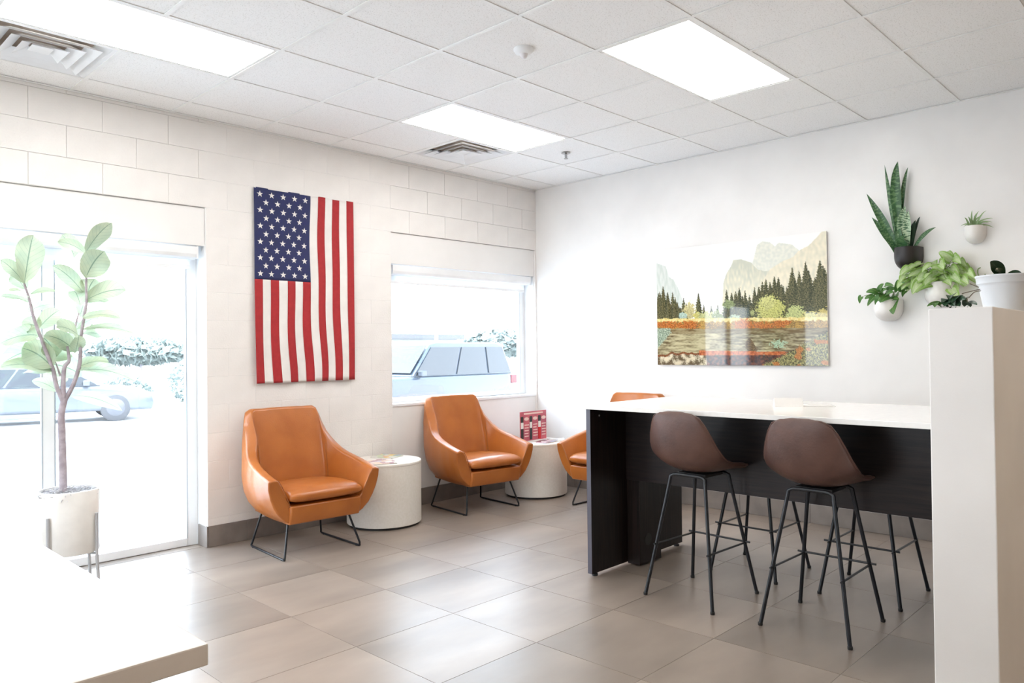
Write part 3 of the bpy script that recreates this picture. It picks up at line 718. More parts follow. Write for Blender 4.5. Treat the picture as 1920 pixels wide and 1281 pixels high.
s3 = copy_tree(s1); tag(s3, 'bar stool on the far side of the table, left of the two, mostly hidden'); s3.location = (-1.385, -3.045, 0); s3.rotation_euler.z = R(180)
s4 = copy_tree(s1); tag(s4, 'bar stool on the far side of the table, beside the half wall, mostly hidden'); s4.location = (-1.385, -3.70, 0); s4.rotation_euler.z = R(180)

# ------------------------------------------------------------ reception counter, lower left
wt = MB().box(-8.2, -5.208, -4.024, -2.55, .866, .9).build('worktop', counter_m, None, bevel=.003)
tag(wt, 'white worktop with square edge at the lower left corner', 'worktop')
cb = thing('cabinet', 'pale cabinet below the white worktop at the lower left', 'cabinet', (-6.7, -3.3, 0))
MB().box(-8.15, -5.27, -3.95, -2.6, .09, .861).build('body', cab_m, cb, origin=(-6.7, -3.3, 0), bevel=.002)
MB().box(-8.10, -5.33, -3.90, -2.66, 0, .09).build('toe_kick', toe_m, cb, origin=(-6.7, -3.3, 0))
for k in range(5):
    x0 = -8.14 + k * .574
    dr = MB().box(x0 + .003, x0 + .571, -3.968, -3.951, .10, .855).build('door', cab_m, cb, origin=(-6.7, -3.3, 0), bevel=.002)
    MB().tube([(x0 + .50, -3.99, .62), (x0 + .50, -3.99, .78)], .005, 8).tube([(x0 + .50, -3.968, .64), (x0 + .50, -3.99, .64)], .004, 8).tube([(x0 + .50, -3.968, .76), (x0 + .50, -3.99, .76)], .004, 8).build('handle', metalg_m, dr, origin=(-6.7, -3.3, 0))

# ------------------------------------------------------------ flag
FX0, FX1, FZ0, FZ1 = -3.071, -2.215, 1.119, 2.555
fo = (-2.643, -.02, 1.119)
fl = thing('flag', 'American flag hanging vertically on the white block wall', 'flag', fo)
def fpos(u, v, d=0):
    """u across 0..1, v down 0..1: hung cloth with soft folds, a little inwards drift"""
    z = FZ1 - (FZ1 - FZ0) * v
    x = FX0 + (FX1 - FX0) * u + .012 * math.sin(v * 6.0 + 1 + u * 2) * v * (.3 + math.sin(math.pi * u)) + .006 * math.sin(v * 13 + u * 3) * math.sin(math.pi * u)
    y = -.012 - .007 * (1 + math.sin(u * 21 + 2.2 * v)) * (.15 + v) - .004 * (1 + math.sin(u * 9 - v * 5)) * v - d
    return (x, y, z)
def cloth(u0, u1, v0, v1, nu, nv, d=0):
    return MB().grid([[fpos(lerp(u0, u1, i / nu), lerp(v0, v1, j / nv), d) for i in range(nu + 1)] for j in range(nv + 1)])
vc = .4695
cloth(0, 7 / 13, 0, vc, 36, 30).build('canton', blue_m, fl, origin=fo, smooth=True, solid=.001)
for k in range(13):
    v0 = vc if k < 7 else 0
    cloth(k / 13, (k + 1) / 13, v0, 1, 6, 40).build('stripe', red_m if k % 2 == 0 else cwhite_m, fl, origin=fo, smooth=True, solid=.001)
for r_ in range(11):
    five = r_ % 2 == 0
    for c in range(5 if five else 4):
        u = (7 / 13) * ((c * 2 + (1 if five else 2)) / 10.0); v = vc * (r_ + .82) / 11.55
        s = MB(); cen = fpos(u, v, .0012); s.v.append(cen)
        for q in range(10):
            rr = .0245 if q % 2 == 0 else .0098; a = math.pi / 2 + q * math.pi / 5
            du = rr * math.cos(a) / (FX1 - FX0); dv = -rr * math.sin(a) / (FZ1 - FZ0); s.v.append(fpos(u + du, v + dv, .0012))
        s.f = [(0, 1 + q, 1 + (q + 1) % 10) for q in range(10)]
        s.build('star', cwhite_m, fl, origin=fo, solid=.0006, fix=False)
MB().box(FX0, FX1, -.014, -.006, FZ1 - .006, FZ1 + .0).build('top_hem', cwhite_m, fl, origin=fo)

# ---- plant data (metres)
FIDDLE_LEAVES = [((-4.633, -0.531, 1.726), (-4.589, -0.52, 1.987), 0.14), ((-4.63, -0.516, 1.727), (-4.734, -0.489, 1.847), 0.077), ((-4.324, -0.485, 1.919), (-4.223, -0.598, 2.084), 0.102), ((-4.348, -0.558, 1.905), (-4.46, -0.471, 1.967), 0.064), ((-4.338, -0.529, 1.772), (-4.26, -0.598, 1.923), 0.166), ((-4.321, -0.441, 1.69), (-4.48, -0.448, 1.837), 0.089), ((-4.309, -0.46, 1.679), (-4.269, -0.466, 1.776), 0.121), ((-4.326, -0.483, 1.648), (-4.137, -0.574, 1.71), 0.134), ((-4.352, -0.484, 1.617), (-4.359, -0.388, 1.711), 0.089), ((-4.324, -0.497, 1.637), (-4.181, -0.434, 1.656), 0.077), ((-4.605, -0.479, 1.663), (-4.502, -0.593, 1.682), 0.051), ((-4.586, -0.469, 1.624), (-4.725, -0.445, 1.652), 0.064), ((-4.612, -0.524, 1.651), (-4.729, -0.646, 1.672), 0.051), ((-4.551, -0.456, 1.488), (-4.451, -0.463, 1.59), 0.089), ((-4.555, -0.474, 1.487), (-4.598, -0.375, 1.509), 0.096), ((-4.547, -0.474, 1.449), (-4.709, -0.365, 1.408), 0.14), ((-4.544, -0.513, 1.439), (-4.457, -0.434, 1.334), 0.14), ((-4.498, -0.507, 1.273), (-4.619, -0.393, 1.384), 0.153), ((-4.371, -0.455, 1.362), (-4.552, -0.559, 1.447), 0.096), ((-4.379, -0.544, 1.449), (-4.509, -0.617, 1.493), 0.115), ((-4.336, -0.444, 1.461), (-4.237, -0.461, 1.451), 0.128), ((-4.344, -0.485, 1.485), (-4.063, -0.537, 1.451), 0.064), ((-4.366, -0.499, 1.274), (-4.222, -0.529, 1.301), 0.096), ((-4.372, -0.518, 1.255), (-4.07, -0.496, 1.185), 0.14), ((-4.476, -0.49, 1.253), (-4.713, -0.385, 1.282), 0.14), ((-4.49, -0.478, 1.253), (-4.605, -0.367, 1.245), 0.096), ((-4.451, -0.457, 1.136), (-4.554, -0.33, 1.2), 0.057), ((-4.405, -0.479, 1.115), (-4.162, -0.567, 1.02), 0.07), ((-4.535, -0.457, 1.373), (-4.703, -0.336, 1.291), 0.115), ((-4.361, -0.451, 1.471), (-4.494, -0.433, 1.537), 0.05), ((-4.377, -0.474, 1.352), (-4.38, -0.549, 1.449), 0.077), ((-4.609, -0.46, 1.694), (-4.676, -0.441, 1.795), 0.089), ((-4.355, -0.526, 1.547), (-4.193, -0.639, 1.546), 0.077), ((-4.403, -0.458, 1.363), (-4.451, -0.33, 1.453), 0.077)]
FIDDLE_STEMS = [([(-4.447, -0.5, 0.643), (-4.451, -0.5, 0.891), (-4.453, -0.5, 1.017), (-4.437, -0.5, 1.103)], 0.021), ([(-4.444, -0.5, 1.084), (-4.475, -0.5, 1.172), (-4.496, -0.5, 1.268), (-4.545, -0.5, 1.42), (-4.586, -0.5, 1.552), (-4.606, -0.5, 1.654), (-4.626, -0.5, 1.728)], 0.013), ([(-4.44, -0.5, 1.088), (-4.393, -0.5, 1.178), (-4.362, -0.5, 1.303), (-4.353, -0.5, 1.45), (-4.334, -0.5, 1.587), (-4.325, -0.5, 1.666), (-4.328, -0.5, 1.917)], 0.013), ([(-4.443, -0.5, 1.093), (-4.443, -0.5, 1.199), (-4.439, -0.5, 1.276), (-4.415, -0.5, 1.314), (-4.423, -0.5, 1.391)], 0.015), ([(-4.458, -0.5, 1.228), (-4.483, -0.5, 1.306)], 0.006), ([(-4.388, -0.5, 1.484), (-4.365, -0.5, 1.577)], 0.007)]
SNAKE_LEAVES = [([(-0.085, -3.466, 2.027), (-0.085, -3.429, 2.298), (-0.085, -3.383, 2.614)], 0.048), ([(-0.085, -3.493, 2.025), (-0.1, -3.458, 2.381), (-0.115, -3.48, 2.616)], 0.082), ([(-0.085, -3.471, 2.076), (-0.07, -3.489, 2.361), (-0.055, -3.526, 2.578)], 0.037), ([(-0.085, -3.447, 2.019), (-0.105, -3.395, 2.112), (-0.125, -3.305, 2.25)], 0.065), ([(-0.085, -3.47, 2.027), (-0.11, -3.379, 2.203), (-0.135, -3.276, 2.421)], 0.065), ([(-0.085, -3.499, 2.024), (-0.11, -3.498, 2.168), (-0.135, -3.527, 2.298)], 0.082), ([(-0.085, -3.524, 2.021), (-0.12, -3.532, 2.143), (-0.155, -3.553, 2.262)], 0.071), ([(-0.085, -3.538, 2.02), (-0.1, -3.557, 2.104), (-0.115, -3.585, 2.196)], 0.059), ([(-0.085, -3.556, 2.016), (-0.095, -3.626, 2.087), (-0.105, -3.707, 2.133)], 0.034), ([(-0.085, -3.548, 2.068), (-0.085, -3.58, 2.151), (-0.085, -3.606, 2.22)], 0.025), ([(-0.085, -3.497, 2.022), (-0.125, -3.505, 2.059), (-0.165, -3.527, 2.086)], 0.091), ([(-0.085, -3.466, 2.025), (-0.105, -3.473, 2.093), (-0.125, -3.493, 2.148)], 0.057)]
AIR_TIPS = [(-0.037, -3.835, 2.13), (-0.094, -3.872, 2.175), (-0.063, -3.886, 2.184), (-0.042, -3.906, 2.228), (-0.054, -3.949, 2.216), (-0.092, -3.999, 2.207), (-0.1, -4.037, 2.151), (-0.034, -4.026, 2.098), (-0.079, -4.028, 2.129), (-0.034, -3.853, 2.124), (-0.087, -3.928, 2.182), (-0.056, -3.969, 2.181), (-0.1, -4.013, 2.124), (-0.108, -3.908, 2.155), (-0.07, -3.94, 2.201)]
POTHOS_LEAVES = [((-0.15, -3.356, 1.677), (-0.121, -3.331, 1.62), 0.065), ((-0.085, -3.427, 1.646), (-0.15, -3.443, 1.557), 0.089), ((-0.082, -3.315, 1.722), (-0.11, -3.258, 1.724), 0.055), ((-0.109, -3.314, 1.691), (-0.151, -3.275, 1.622), 0.046), ((-0.091, -3.289, 1.693), (-0.094, -3.237, 1.676), 0.04), ((-0.141, -3.354, 1.737), (-0.121, -3.376, 1.776), 0.04), ((-0.147, -3.393, 1.763), (-0.18, -3.46, 1.752), 0.04), ((-0.106, -3.398, 1.726), (-0.136, -3.458, 1.735), 0.055), ((-0.116, -3.382, 1.697), (-0.154, -3.45, 1.71), 0.062), ((-0.122, -3.467, 1.721), (-0.146, -3.476, 1.797), 0.046), ((-0.123, -3.477, 1.739), (-0.184, -3.532, 1.771), 0.037), ((-0.115, -3.484, 1.73), (-0.133, -3.539, 1.73), 0.049), ((-0.13, -3.515, 1.717), (-0.114, -3.501, 1.695), 0.046), ((-0.101, -3.46, 1.683), (-0.188, -3.496, 1.716), 0.055), ((-0.116, -3.41, 1.685), (-0.145, -3.391, 1.665), 0.068), ((-0.081, -3.352, 1.69), (-0.132, -3.322, 1.699), 0.046), ((-0.121, -3.222, 1.691), (-0.092, -3.202, 1.647), 0.04), ((-0.123, -3.338, 1.719), (-0.153, -3.301, 1.74), 0.04), ((-0.084, -3.409, 1.667), (-0.153, -3.485, 1.66), 0.055), ((-0.113, -3.354, 1.718), (-0.158, -3.406, 1.733), 0.043)]
ARROW_LEAVES = [((-0.163, -3.557, 1.871), (-0.201, -3.524, 1.869), 0.094), ((-0.121, -3.525, 1.83), (-0.158, -3.506, 1.822), 0.091), ((-0.121, -3.576, 1.871), (-0.131, -3.557, 1.872), 0.088), ((-0.088, -3.572, 1.814), (-0.099, -3.538, 1.799), 0.099), ((-0.164, -3.643, 1.799), (-0.169, -3.613, 1.795), 0.09), ((-0.173, -3.689, 1.88), (-0.182, -3.663, 1.875), 0.077), ((-0.098, -3.679, 1.904), (-0.136, -3.704, 1.914), 0.087), ((-0.182, -3.745, 1.887), (-0.21, -3.762, 1.889), 0.101), ((-0.107, -3.739, 1.932), (-0.114, -3.762, 1.932), 0.075), ((-0.138, -3.797, 1.903), (-0.139, -3.795, 1.911), 0.092), ((-0.166, -3.83, 1.908), (-0.186, -3.85, 1.91), 0.081), ((-0.067, -3.841, 1.898), (-0.106, -3.883, 1.894), 0.072), ((-0.062, -3.858, 1.858), (-0.094, -3.914, 1.838), 0.082), ((-0.066, -3.88, 1.821), (-0.073, -3.916, 1.799), 0.1), ((-0.181, -3.871, 1.779), (-0.219, -3.919, 1.77), 0.081), ((-0.161, -3.834, 1.785), (-0.165, -3.874, 1.775), 0.094), ((-0.065, -3.798, 1.762), (-0.103, -3.858, 1.718), 0.074), ((-0.179, -3.81, 1.707), (-0.193, -3.86, 1.669), 0.099), ((-0.101, -3.775, 1.828), (-0.108, -3.805, 1.824), 0.073), ((-0.19, -3.762, 1.844), (-0.196, -3.754, 1.857), 0.072), ((-0.113, -3.692, 1.837), (-0.122, -3.705, 1.846), 0.089), ((-0.115, -3.716, 1.789), (-0.117, -3.731, 1.796), 0.099), ((-0.169, -3.701, 1.799), (-0.174, -3.657, 1.786), 0.093), ((-0.162, -3.679, 1.756), (-0.167, -3.642, 1.757), 0.084), ((-0.098, -3.726, 1.751), (-0.116, -3.681, 1.744), 0.102), ((-0.119, -3.63, 1.84), (-0.138, -3.609, 1.855), 0.093), ((-0.112, -3.563, 1.771), (-0.118, -3.519, 1.745), 0.082), ((-0.142, -3.61, 1.831), (-0.161, -3.588, 1.845), 0.081), ((-0.162, -3.776, 1.775), (-0.196, -3.804, 1.774), 0.082), ((-0.15, -3.799, 1.851), (-0.177, -3.847, 1.843), 0.094), ((-0.097, -3.837, 1.832), (-0.116, -3.878, 1.828), 0.094), ((-0.183, -3.694, 1.825), (-0.209, -3.686, 1.83), 0.089), ((-0.093, -3.763, 1.88), (-0.119, -3.761, 1.889), 0.085), ((-0.164, -3.657, 1.753), (-0.178, -3.614, 1.744), 0.091), ((-0.106, -3.727, 1.815), (-0.139, -3.76, 1.823), 0.098), ((-0.184, -3.819, 1.797), (-0.205, -3.875, 1.779), 0.087), ((-0.182, -3.621, 1.761), (-0.201, -3.573, 1.72), 0.092), ((-0.082, -3.7, 1.771), (-0.114, -3.696, 1.783), 0.089), ((-0.141, -3.523, 1.795), (-0.172, -3.486, 1.779), 0.09), ((-0.081, -3.643, 1.83), (-0.098, -3.627, 1.829), 0.091)]
IVY_LEAVES = [((-2.72, -4.395, 1.485), (-2.78, -4.367, 1.478), 0.025, 'l'), ((-2.72, -4.381, 1.491), (-2.78, -4.392, 1.473), 0.033, 'l'), ((-2.72, -4.426, 1.503), (-2.78, -4.423, 1.476), 0.058, 'd'), ((-2.72, -4.44, 1.513), (-2.78, -4.445, 1.488), 0.058, 'd'), ((-2.72, -4.444, 1.487), (-2.78, -4.488, 1.497), 0.041, 'd'), ((-2.72, -4.43, 1.478), (-2.78, -4.471, 1.472), 0.05, 'd'), ((-2.72, -4.419, 1.494), (-2.78, -4.454, 1.475), 0.05, 'd'), ((-2.72, -4.479, 1.481), (-2.78, -4.486, 1.502), 0.033, 'd'), ((-2.72, -4.481, 1.478), (-2.78, -4.522, 1.476), 0.028, 'd'), ((-2.72, -4.435, 1.515), (-2.78, -4.439, 1.5), 0.036, 'd'), ((-2.72, -4.415, 1.489), (-2.78, -4.419, 1.491), 0.033, 'd')]
ORCHID = [((-2.2, -4.49, 1.619), (-2.25, -4.454, 1.662), 0.04), ((-2.2, -4.49, 1.617), (-2.25, -4.471, 1.623), 0.03), ((-2.2, -4.495, 1.616), (-2.25, -4.559, 1.605), 0.024)]
SPROUT = [[(-2.2, -4.422, 1.613), (-2.2, -4.402, 1.623), (-2.2, -4.4, 1.647), (-2.2, -4.41, 1.654)], [(-2.2, -4.427, 1.613), (-2.2, -4.425, 1.627)], [(-2.2, -4.451, 1.611), (-2.2, -4.457, 1.628)]]
RUNNER = [[(-2.393, -4.45, 1.548), (-2.489, -4.45, 1.538), (-2.573, -4.45, 1.513)], [(-2.403, -4.45, 1.553), (-2.51, -4.45, 1.542), (-2.66, -4.45, 1.525)], [(-2.424, -4.45, 1.56), (-2.549, -4.45, 1.566)], [(-2.593, -4.45, 1.512), (-2.594, -4.45, 1.492)]]
# ------------------------------------------------------------ landscape print behind glossy acrylic
PY0, PY1, PZ0, PZ1 = -1.455, -2.947, 1.197, 2.205
def inpoly(x, y, P):
    c = False; j = len(P) - 1
    for i in range(len(P)):
        if (P[i][1] > y) != (P[j][1] > y) and x < (P[j][0] - P[i][0]) * (y - P[i][1]) / (P[j][1] - P[i][1]) + P[i][0]: c = not c
        j = i
    return c
def nz(x, y, s, o=0): return noise.noise(Vector((x * s, y * s, o)))
def mixt(a, b, t): t = max(0, min(1, t)); return tuple(p + (q - p) * t for p, q in zip(a, b))
CLIFF = [(140, 370), (235, 400), (262, 480), (300, 500), (335, 560), (372, 650), (375, 800), (140, 800)]
FAR = [(880, 480), (925, 350), (950, 250), (990, 222), (1040, 232), (1075, 262), (1100, 236), (1190, 252), (1240, 300), (1200, 420), (1000, 560), (880, 600)]
MID = [(680, 800), (700, 520), (722, 460), (760, 400), (775, 360), (830, 352), (905, 378), (950, 430), (1010, 446), (1090, 420), (1160, 470), (1150, 800)]
RIGHT = [(960, 800), (985, 520), (1040, 430), (1130, 370), (1195, 345), (1230, 300), (1300, 262), (1350, 205), (1385, 160), (1430, 150), (1430, 800)]
CON = [(165, 600), (185, 590), (212, 550), (247, 592), (266, 660), (292, 590), (330, 665), (352, 700), (382, 640), (500, 600), (545, 690), (600, 700), (650, 690), (722, 580), (760, 600), (790, 590), (817, 560), (856, 585), (890, 620), (930, 562),
       (962, 560), (985, 520), (1008, 500), (1035, 525), (1070, 486), (1098, 492), (1128, 555), (1150, 560), (1187, 420), (1232, 448), (1276, 378), (1310, 520), (1335, 500), (1367, 372), (1400, 430)]
CONH = [(x + random.uniform(-3, 3), y, random.uniform(.16, .24), random.random()) for x, y in CON]
CONH = CONH + [(x + random.uniform(8, 22), y + random.uniform(30, 90), random.uniform(.18, .26), random.random()) for x, y in CON if x < 420 or x > 700]
BL = [(1035, 730, 92, 95, (.62, .62, .20)), (1015, 680, 50, 50, (.68, .68, .26)), (1205, 770, 62, 66, (.55, .60, .24)), (430, 735, 50, 62, (.66, .60, .30)), (375, 775, 34, 28, (.50, .66, .56)), (490, 780, 30, 40, (.66, .60, .18)),
      (1300, 790, 60, 40, (.62, .58, .20)), (735, 690, 42, 34, (.30, .36, .16)), (780, 810, 50, 40, (.42, .52, .36)), (910, 750, 16, 20, (.45, .48, .2)), (560, 800, 70, 60, (.56, .58, .26)), (650, 790, 40, 60, (.30, .36, .18)), (1385, 790, 50, 60, (.60, .50, .16))]
RB = [(250, 838, 100, 24), (430, 838, 70, 32), (170, 834, 40, 18), (350, 842, 60, 20), (850, 835, 70, 38), (980, 850, 90, 30), (1090, 840, 60, 26), (830, 860, 50, 18), (1140, 830, 40, 16)]
def paint_at(X, Y):
    g = nz(X, Y, .011); h = nz(X, Y, .05, 3); f = nz(X, Y, .13, 7); ff = nz(X, Y, .3, 9)
    c = mixt((.93, .93, .90), (.90, .91, .90), Y / 600)
    if inpoly(X, Y, FAR): c = mixt((.70, .72, .64), (.80, .80, .70), .5 + h * 1.2 + nz(X * 3, Y, .02) * .4)
    if inpoly(X, Y, CLIFF): c = mixt((.70, .74, .69), (.60, .66, .60), .5 + nz(X * 2, Y * .6, .03) * 1.6)
    if inpoly(X, Y, MID): c = mixt((.58, .60, .50), (.80, .76, .60), (Y - 380) / 260 + nz(X * 2.2, Y * .7, .03) * .8)
    if inpoly(X, Y, RIGHT): c = mixt((.68, .66, .52), (.86, .79, .62), .55 + nz(X * 2, Y * .8, .025, 2) * .9 + h * .3)
    base = 790 + 8 * nz(X, 0, .02)
    # conifers
    for tx, ty, sl, sh in CONH:
        if ty < Y < base + 12:
            wd = (Y - ty) * sl * (.72 + .42 * abs(math.sin((Y - ty) * .16 + tx))) + 2 + ff * 6
            if abs(X - tx) < min(wd, 34):
                c = mixt((.022, .032, .014), (.19, .175, .08), .32 + f * 1.1 + ff * .9 + sh * .25 - (.25 if X > tx else 0))
    for bx, by, rx, ry, bc in BL:
        q = ((X - bx) / rx) ** 2 + ((Y - by) / ry) ** 2
        if q < 1 + f * .9 + ff * .4 + h * .9: c = mixt(tuple(v * .42 for v in bc), bc, .62 + f * 1.1 + ff * .9 - (Y - by) / ry * .25)
    if base < Y < 872 + 6 * g: c = mixt((.66, .52, .16), (.84, .74, .36), .5 + h + f * .7)
    if base + 26 + 14 * h < Y < 872 + 6 * g: c = mixt((.16, .10, .035), (.58, .36, .09), .42 + f * 1.1 + ff * .9 + nz(X, Y, .018, 4) * .8)
    for bx, by, rx, ry in RB:
        q = ((X - bx) / rx) ** 2 + ((Y - by) / ry) ** 2
        if q < 1 + f * 1.0 + ff * .5 + h * 1.2: c = mixt((.20, .045, .015), (.66, .24, .05), .5 + f * 1.1 + ff * .8)
    if Y >= 868 + 5 * g:    # river
        st = nz(X * .35, Y * 2.4, .03, 5) + .5 * nz(X * .8, Y * 5, .06, 6)
        lit = math.exp(-((X - 370) / 150) ** 2) * .45 + math.exp(-((X - 560) / 130) ** 2) * .35
        c = mixt((.115, .085, .038), (.52, .47, .28), .30 + lit + st * 1.0 + (Y - 960) / 900)
        if Y < 905: c = mixt(c, (.16, .10, .03), .45)
        if 940 < Y < 1060 and inpoly(X, Y, [(860, 960), (890, 935), (945, 1030), (900, 1060), (850, 1010)]): c = mixt((.05, .035, .02), (.25, .17, .08), .5 + f)
        bank = 1052 + 14 * nz(X, 0, .02, 4) + (40 if X < 300 else 0) * (300 - X) / 300
        if Y > bank - 8 and X < 560: c = mixt((.10, .035, .015), (.30, .12, .05), .5 + f)
        if Y > bank + 8 and X < 560:
            r1 = nz(X, Y, .028, 12); c = mixt((.12, .09, .05), (.70, .62, .44), .5 + r1 * 1.7 + f * .7)
        if 1030 + (X - 500) * .02 < Y < 1066 + 6 * g and 500 < X < 1150: c = mixt((.30, .06, .02), (.62, .20, .07), .5 + f + h)
        if Y > 1066 and X >= 560: c = mixt((.028, .018, .02), (.20, .07, .04), .35 + h + f * .6)
        if ((X - 1090) / 48) ** 2 + ((Y - 985) / 26) ** 2 < 1 + f * 1.5 + h * 2: c = mixt((.20, .30, .20), (.50, .62, .42), .5 + f)
    bl = 1160 - (X - 930) * .50 if X < 1190 else 1030 - (X - 1190) * .62
    if Y > bl + 26 * f + 16 * h and X > 930:
        c = mixt((.025, .025, .015), (.52, .48, .18), .36 + f * 1.2 + ff * 1.2 + h * .4)
        if nz(X, Y, .02, 15) > .28: c = mixt((.25, .07, .02), (.60, .28, .08), .5 + f)
    if X < 268 + f * 30 and 862 < Y < 1010 - (X - 160) * 1.0 + 20 * f: c = mixt((.10, .15, .11), (.52, .62, .46), .45 + f * 1.2 + ff)
    return c
def build_print():
    NU, NV = 330, 215
    me = bpy.data.meshes.new('print_face'); V = []; F = []; C = []
    x = -.0245
    for j in range(NV + 1):
        v = j / NV
        for i in range(NU + 1):
            u = i / NU; V.append((x, (PY1 - PY0) * (u - .5), (PZ1 - PZ0) * (1 - v)))
            X = 155 + u * 1257; top = 285 - u * 125; bot = 1135 + u * 13
            C.append(paint_at(X, top + (bot - top) * v))
    for j in range(NV):
        for i in range(NU): a = j * (NU + 1) + i; F.append((a, a + NU + 1, a + NU + 2, a + 1))
    me.from_pydata(V, [], F); at = me.color_attributes.new('print', 'FLOAT_COLOR', 'POINT')
    at.data.foreach_set('color', [q for c in C for q in (*c, 1)])
    m = bpy.data.materials.new('acrylic_print'); m.use_nodes = True; n = m.node_tree.nodes; b = n['Principled BSDF']
    a = n.new('ShaderNodeVertexColor'); a.layer_name = 'print'; m.node_tree.links.new(a.outputs[0], b.inputs['Base Color'])
    b.inputs['Roughness'].default_value = .03; b.inputs['Specular IOR Level'].default_value = .5
    me.materials.append(m); return me
pc = (0, (PY0 + PY1) / 2, PZ0)
art = thing('landscape_print', 'glossy frameless landscape print of a river valley and cliffs on the wall', 'picture', pc)
MB().box(-.024, -.012, PY1, PY0, PZ0, PZ1).build('panel_backing', page_m, art, origin=pc)
link_mesh('print_face', build_print(), art)
MB().box(-.012, 0, PY1 + .12, PY0 - .12, PZ0 + .1, PZ1 - .1).build('hanging_rail', metalg_m, art, origin=pc)

# ------------------------------------------------------------ fiddle-leaf tree in its stand
PC = (-4.419, -.5, 0)
ft = thing('potted_tree', 'broad-leaved tree in a white planter by the tall window', 'plant', PC)
MB().lathe([(0, .262), (.148, .262), (.150, .268), (.153, .598), (.150, .603), (.143, .603), (.141, .56), (0, .56)], n=64).build('planter', potw_m, ft, smooth=True)
ms = MB()
for k in range(420):
    a = random.uniform(0, 6.28); r_ = .135 * math.sqrt(random.random()); h = .565 + .03 * random.random() + .03 * (1 - r_ / .135)
    p = [Vector((r_ * math.cos(a), r_ * math.sin(a), .56))]
    for q in range(4): p.append(p[-1] + Vector((random.uniform(-.02, .02), random.uniform(-.02, .02), (h - .56) / 2 if q < 2 else random.uniform(-.008, .004))))
    ms.tube(p, .0022, 3, caps=False)
ms.lathe([(0, .585), (.09, .58), (.14, .562), (.14, .555), (0, .555)], n=32)
mo = ms.build('moss', moss_m, ft, smooth=True, fix=False); mo['kind'] = 'stuff'
st = thing('plant_stand', 'slim grey metal four-legged stand holding the white planter', 'plant stand', PC)
for a in (-142, -52, 38, 128):
    x, y = .1635 * math.cos(R(a)), .1635 * math.sin(R(a)); x2, y2 = .180 * math.cos(R(a)), .178 * math.sin(R(a))
    MB().tube([(x, y, .475), (x, y, .25), (x2, y2, 0.0)], .0085, 8).build('leg', metalg_m, st, smooth=True)
for a in (-142, -52): MB().tube([(.155 * math.cos(R(a)), .155 * math.sin(R(a)), .2545), (-.155 * math.cos(R(a)), -.155 * math.sin(R(a)), .2545)], .007, 8).build('cross_bar', metalg_m, st, smooth=True)
for pts, r_ in FIDDLE_STEMS:
    P = [Vector(p) for p in pts]; sm = []
    for i in range((len(P) - 1) * 4 + 1): sm.append(cr(P, i / 4))
    if r_ > .02: sm[0].z = .56
    sm = [p + Vector((nz(p.z, r_, 9) * .004, nz(p.z, r_, 7, 2) * .004, 0)) for p in sm]
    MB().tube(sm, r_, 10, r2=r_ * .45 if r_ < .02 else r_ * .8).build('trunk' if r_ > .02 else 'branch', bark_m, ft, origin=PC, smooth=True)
for b, tp, w_ in list(FIDDLE_LEAVES[2:30:3]):      # a second, farther layer of the crown
    b2 = Vector(b) + Vector((random.uniform(-.05, .05), .10, random.uniform(-.06, .05))); d2 = Vector(tp) - Vector(b)
    FIDDLE_LEAVES.append((tuple(b2), tuple(b2 + Vector((-d2.x * .8 + .04, .08, abs(d2.z) * .6 + .03))), w_))
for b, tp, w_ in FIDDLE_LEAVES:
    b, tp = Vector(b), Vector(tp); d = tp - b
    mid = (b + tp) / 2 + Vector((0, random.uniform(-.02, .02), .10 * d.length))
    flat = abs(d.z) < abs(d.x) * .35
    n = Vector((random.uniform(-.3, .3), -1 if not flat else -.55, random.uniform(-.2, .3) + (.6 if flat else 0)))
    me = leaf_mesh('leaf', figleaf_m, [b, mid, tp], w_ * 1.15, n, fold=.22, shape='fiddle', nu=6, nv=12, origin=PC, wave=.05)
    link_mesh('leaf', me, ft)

# ------------------------------------------------------------ wall planters
def pocket(t, x, y, ztop, w_, h, m, depth=None):
    """U-shaped pocket with a flat back against the wall"""
    d = depth or w_ * .9; mb = MB(); N = 24; prof = []
    for k in range(13):
        a = k / 12 * math.pi / 2; prof.append((math.sin(a) ** .8, (1 - math.cos(a)) * .62))
    prof.append((1.0, 1.0)); rows = []
    def ring(s, zz, inner=0):
        out = []
        for q in range(N + 1):
            a = math.pi * q / N
            yy = math.cos(a) * (w_ / 2 * s - inner); dd = -(math.sin(a) ** .75) * (d * (.25 + .75 * s) - inner) - .003
            out.append((x + dd, y + yy, zz))
        return out
    z0 = ztop - h
    rows = [ring(max(.02, s), z0 + f * h) for s, f in prof] + [ring(1, ztop, .008), ring(1, ztop - .03, .01), ring(.03, ztop - .03, 0)]
    mb.grid(rows)
    # flat back
    b = len(mb.v); bk = [(rw[0], rw[-1]) for rw in rows[:14]]
    for l, r_ in bk: mb.v += [l, r_]
    for i in range(13): mb.f.append((b + 2 * i, b + 2 * i + 1, b + 2 * i + 3, b + 2 * i + 2))
    return mb.build('pot', m, t, origin=tuple(t.location), smooth=True)
def soil_disc(t, x, y, z, w_, d):
    poly = [(x - .004 - (math.sin(math.pi * q / 16)) ** .75 * (d - .012), y + math.cos(math.pi * q / 16) * (w_ / 2 - .012)) for q in range(17)]
    MB().prism(poly, z - .03, z - .012).build('soil', soil_m, t, origin=tuple(t.location))
def stemline(t, pts, r_, m=stem_m, r2=None):
    P = [Vector(p) for p in pts]; sm = [cr(P, i / 4) for i in range((len(P) - 1) * 4 + 1)]
    MB().tube(sm, r_, 6, r2=r2).build('stem', m, t, origin=tuple(t.location), smooth=True)
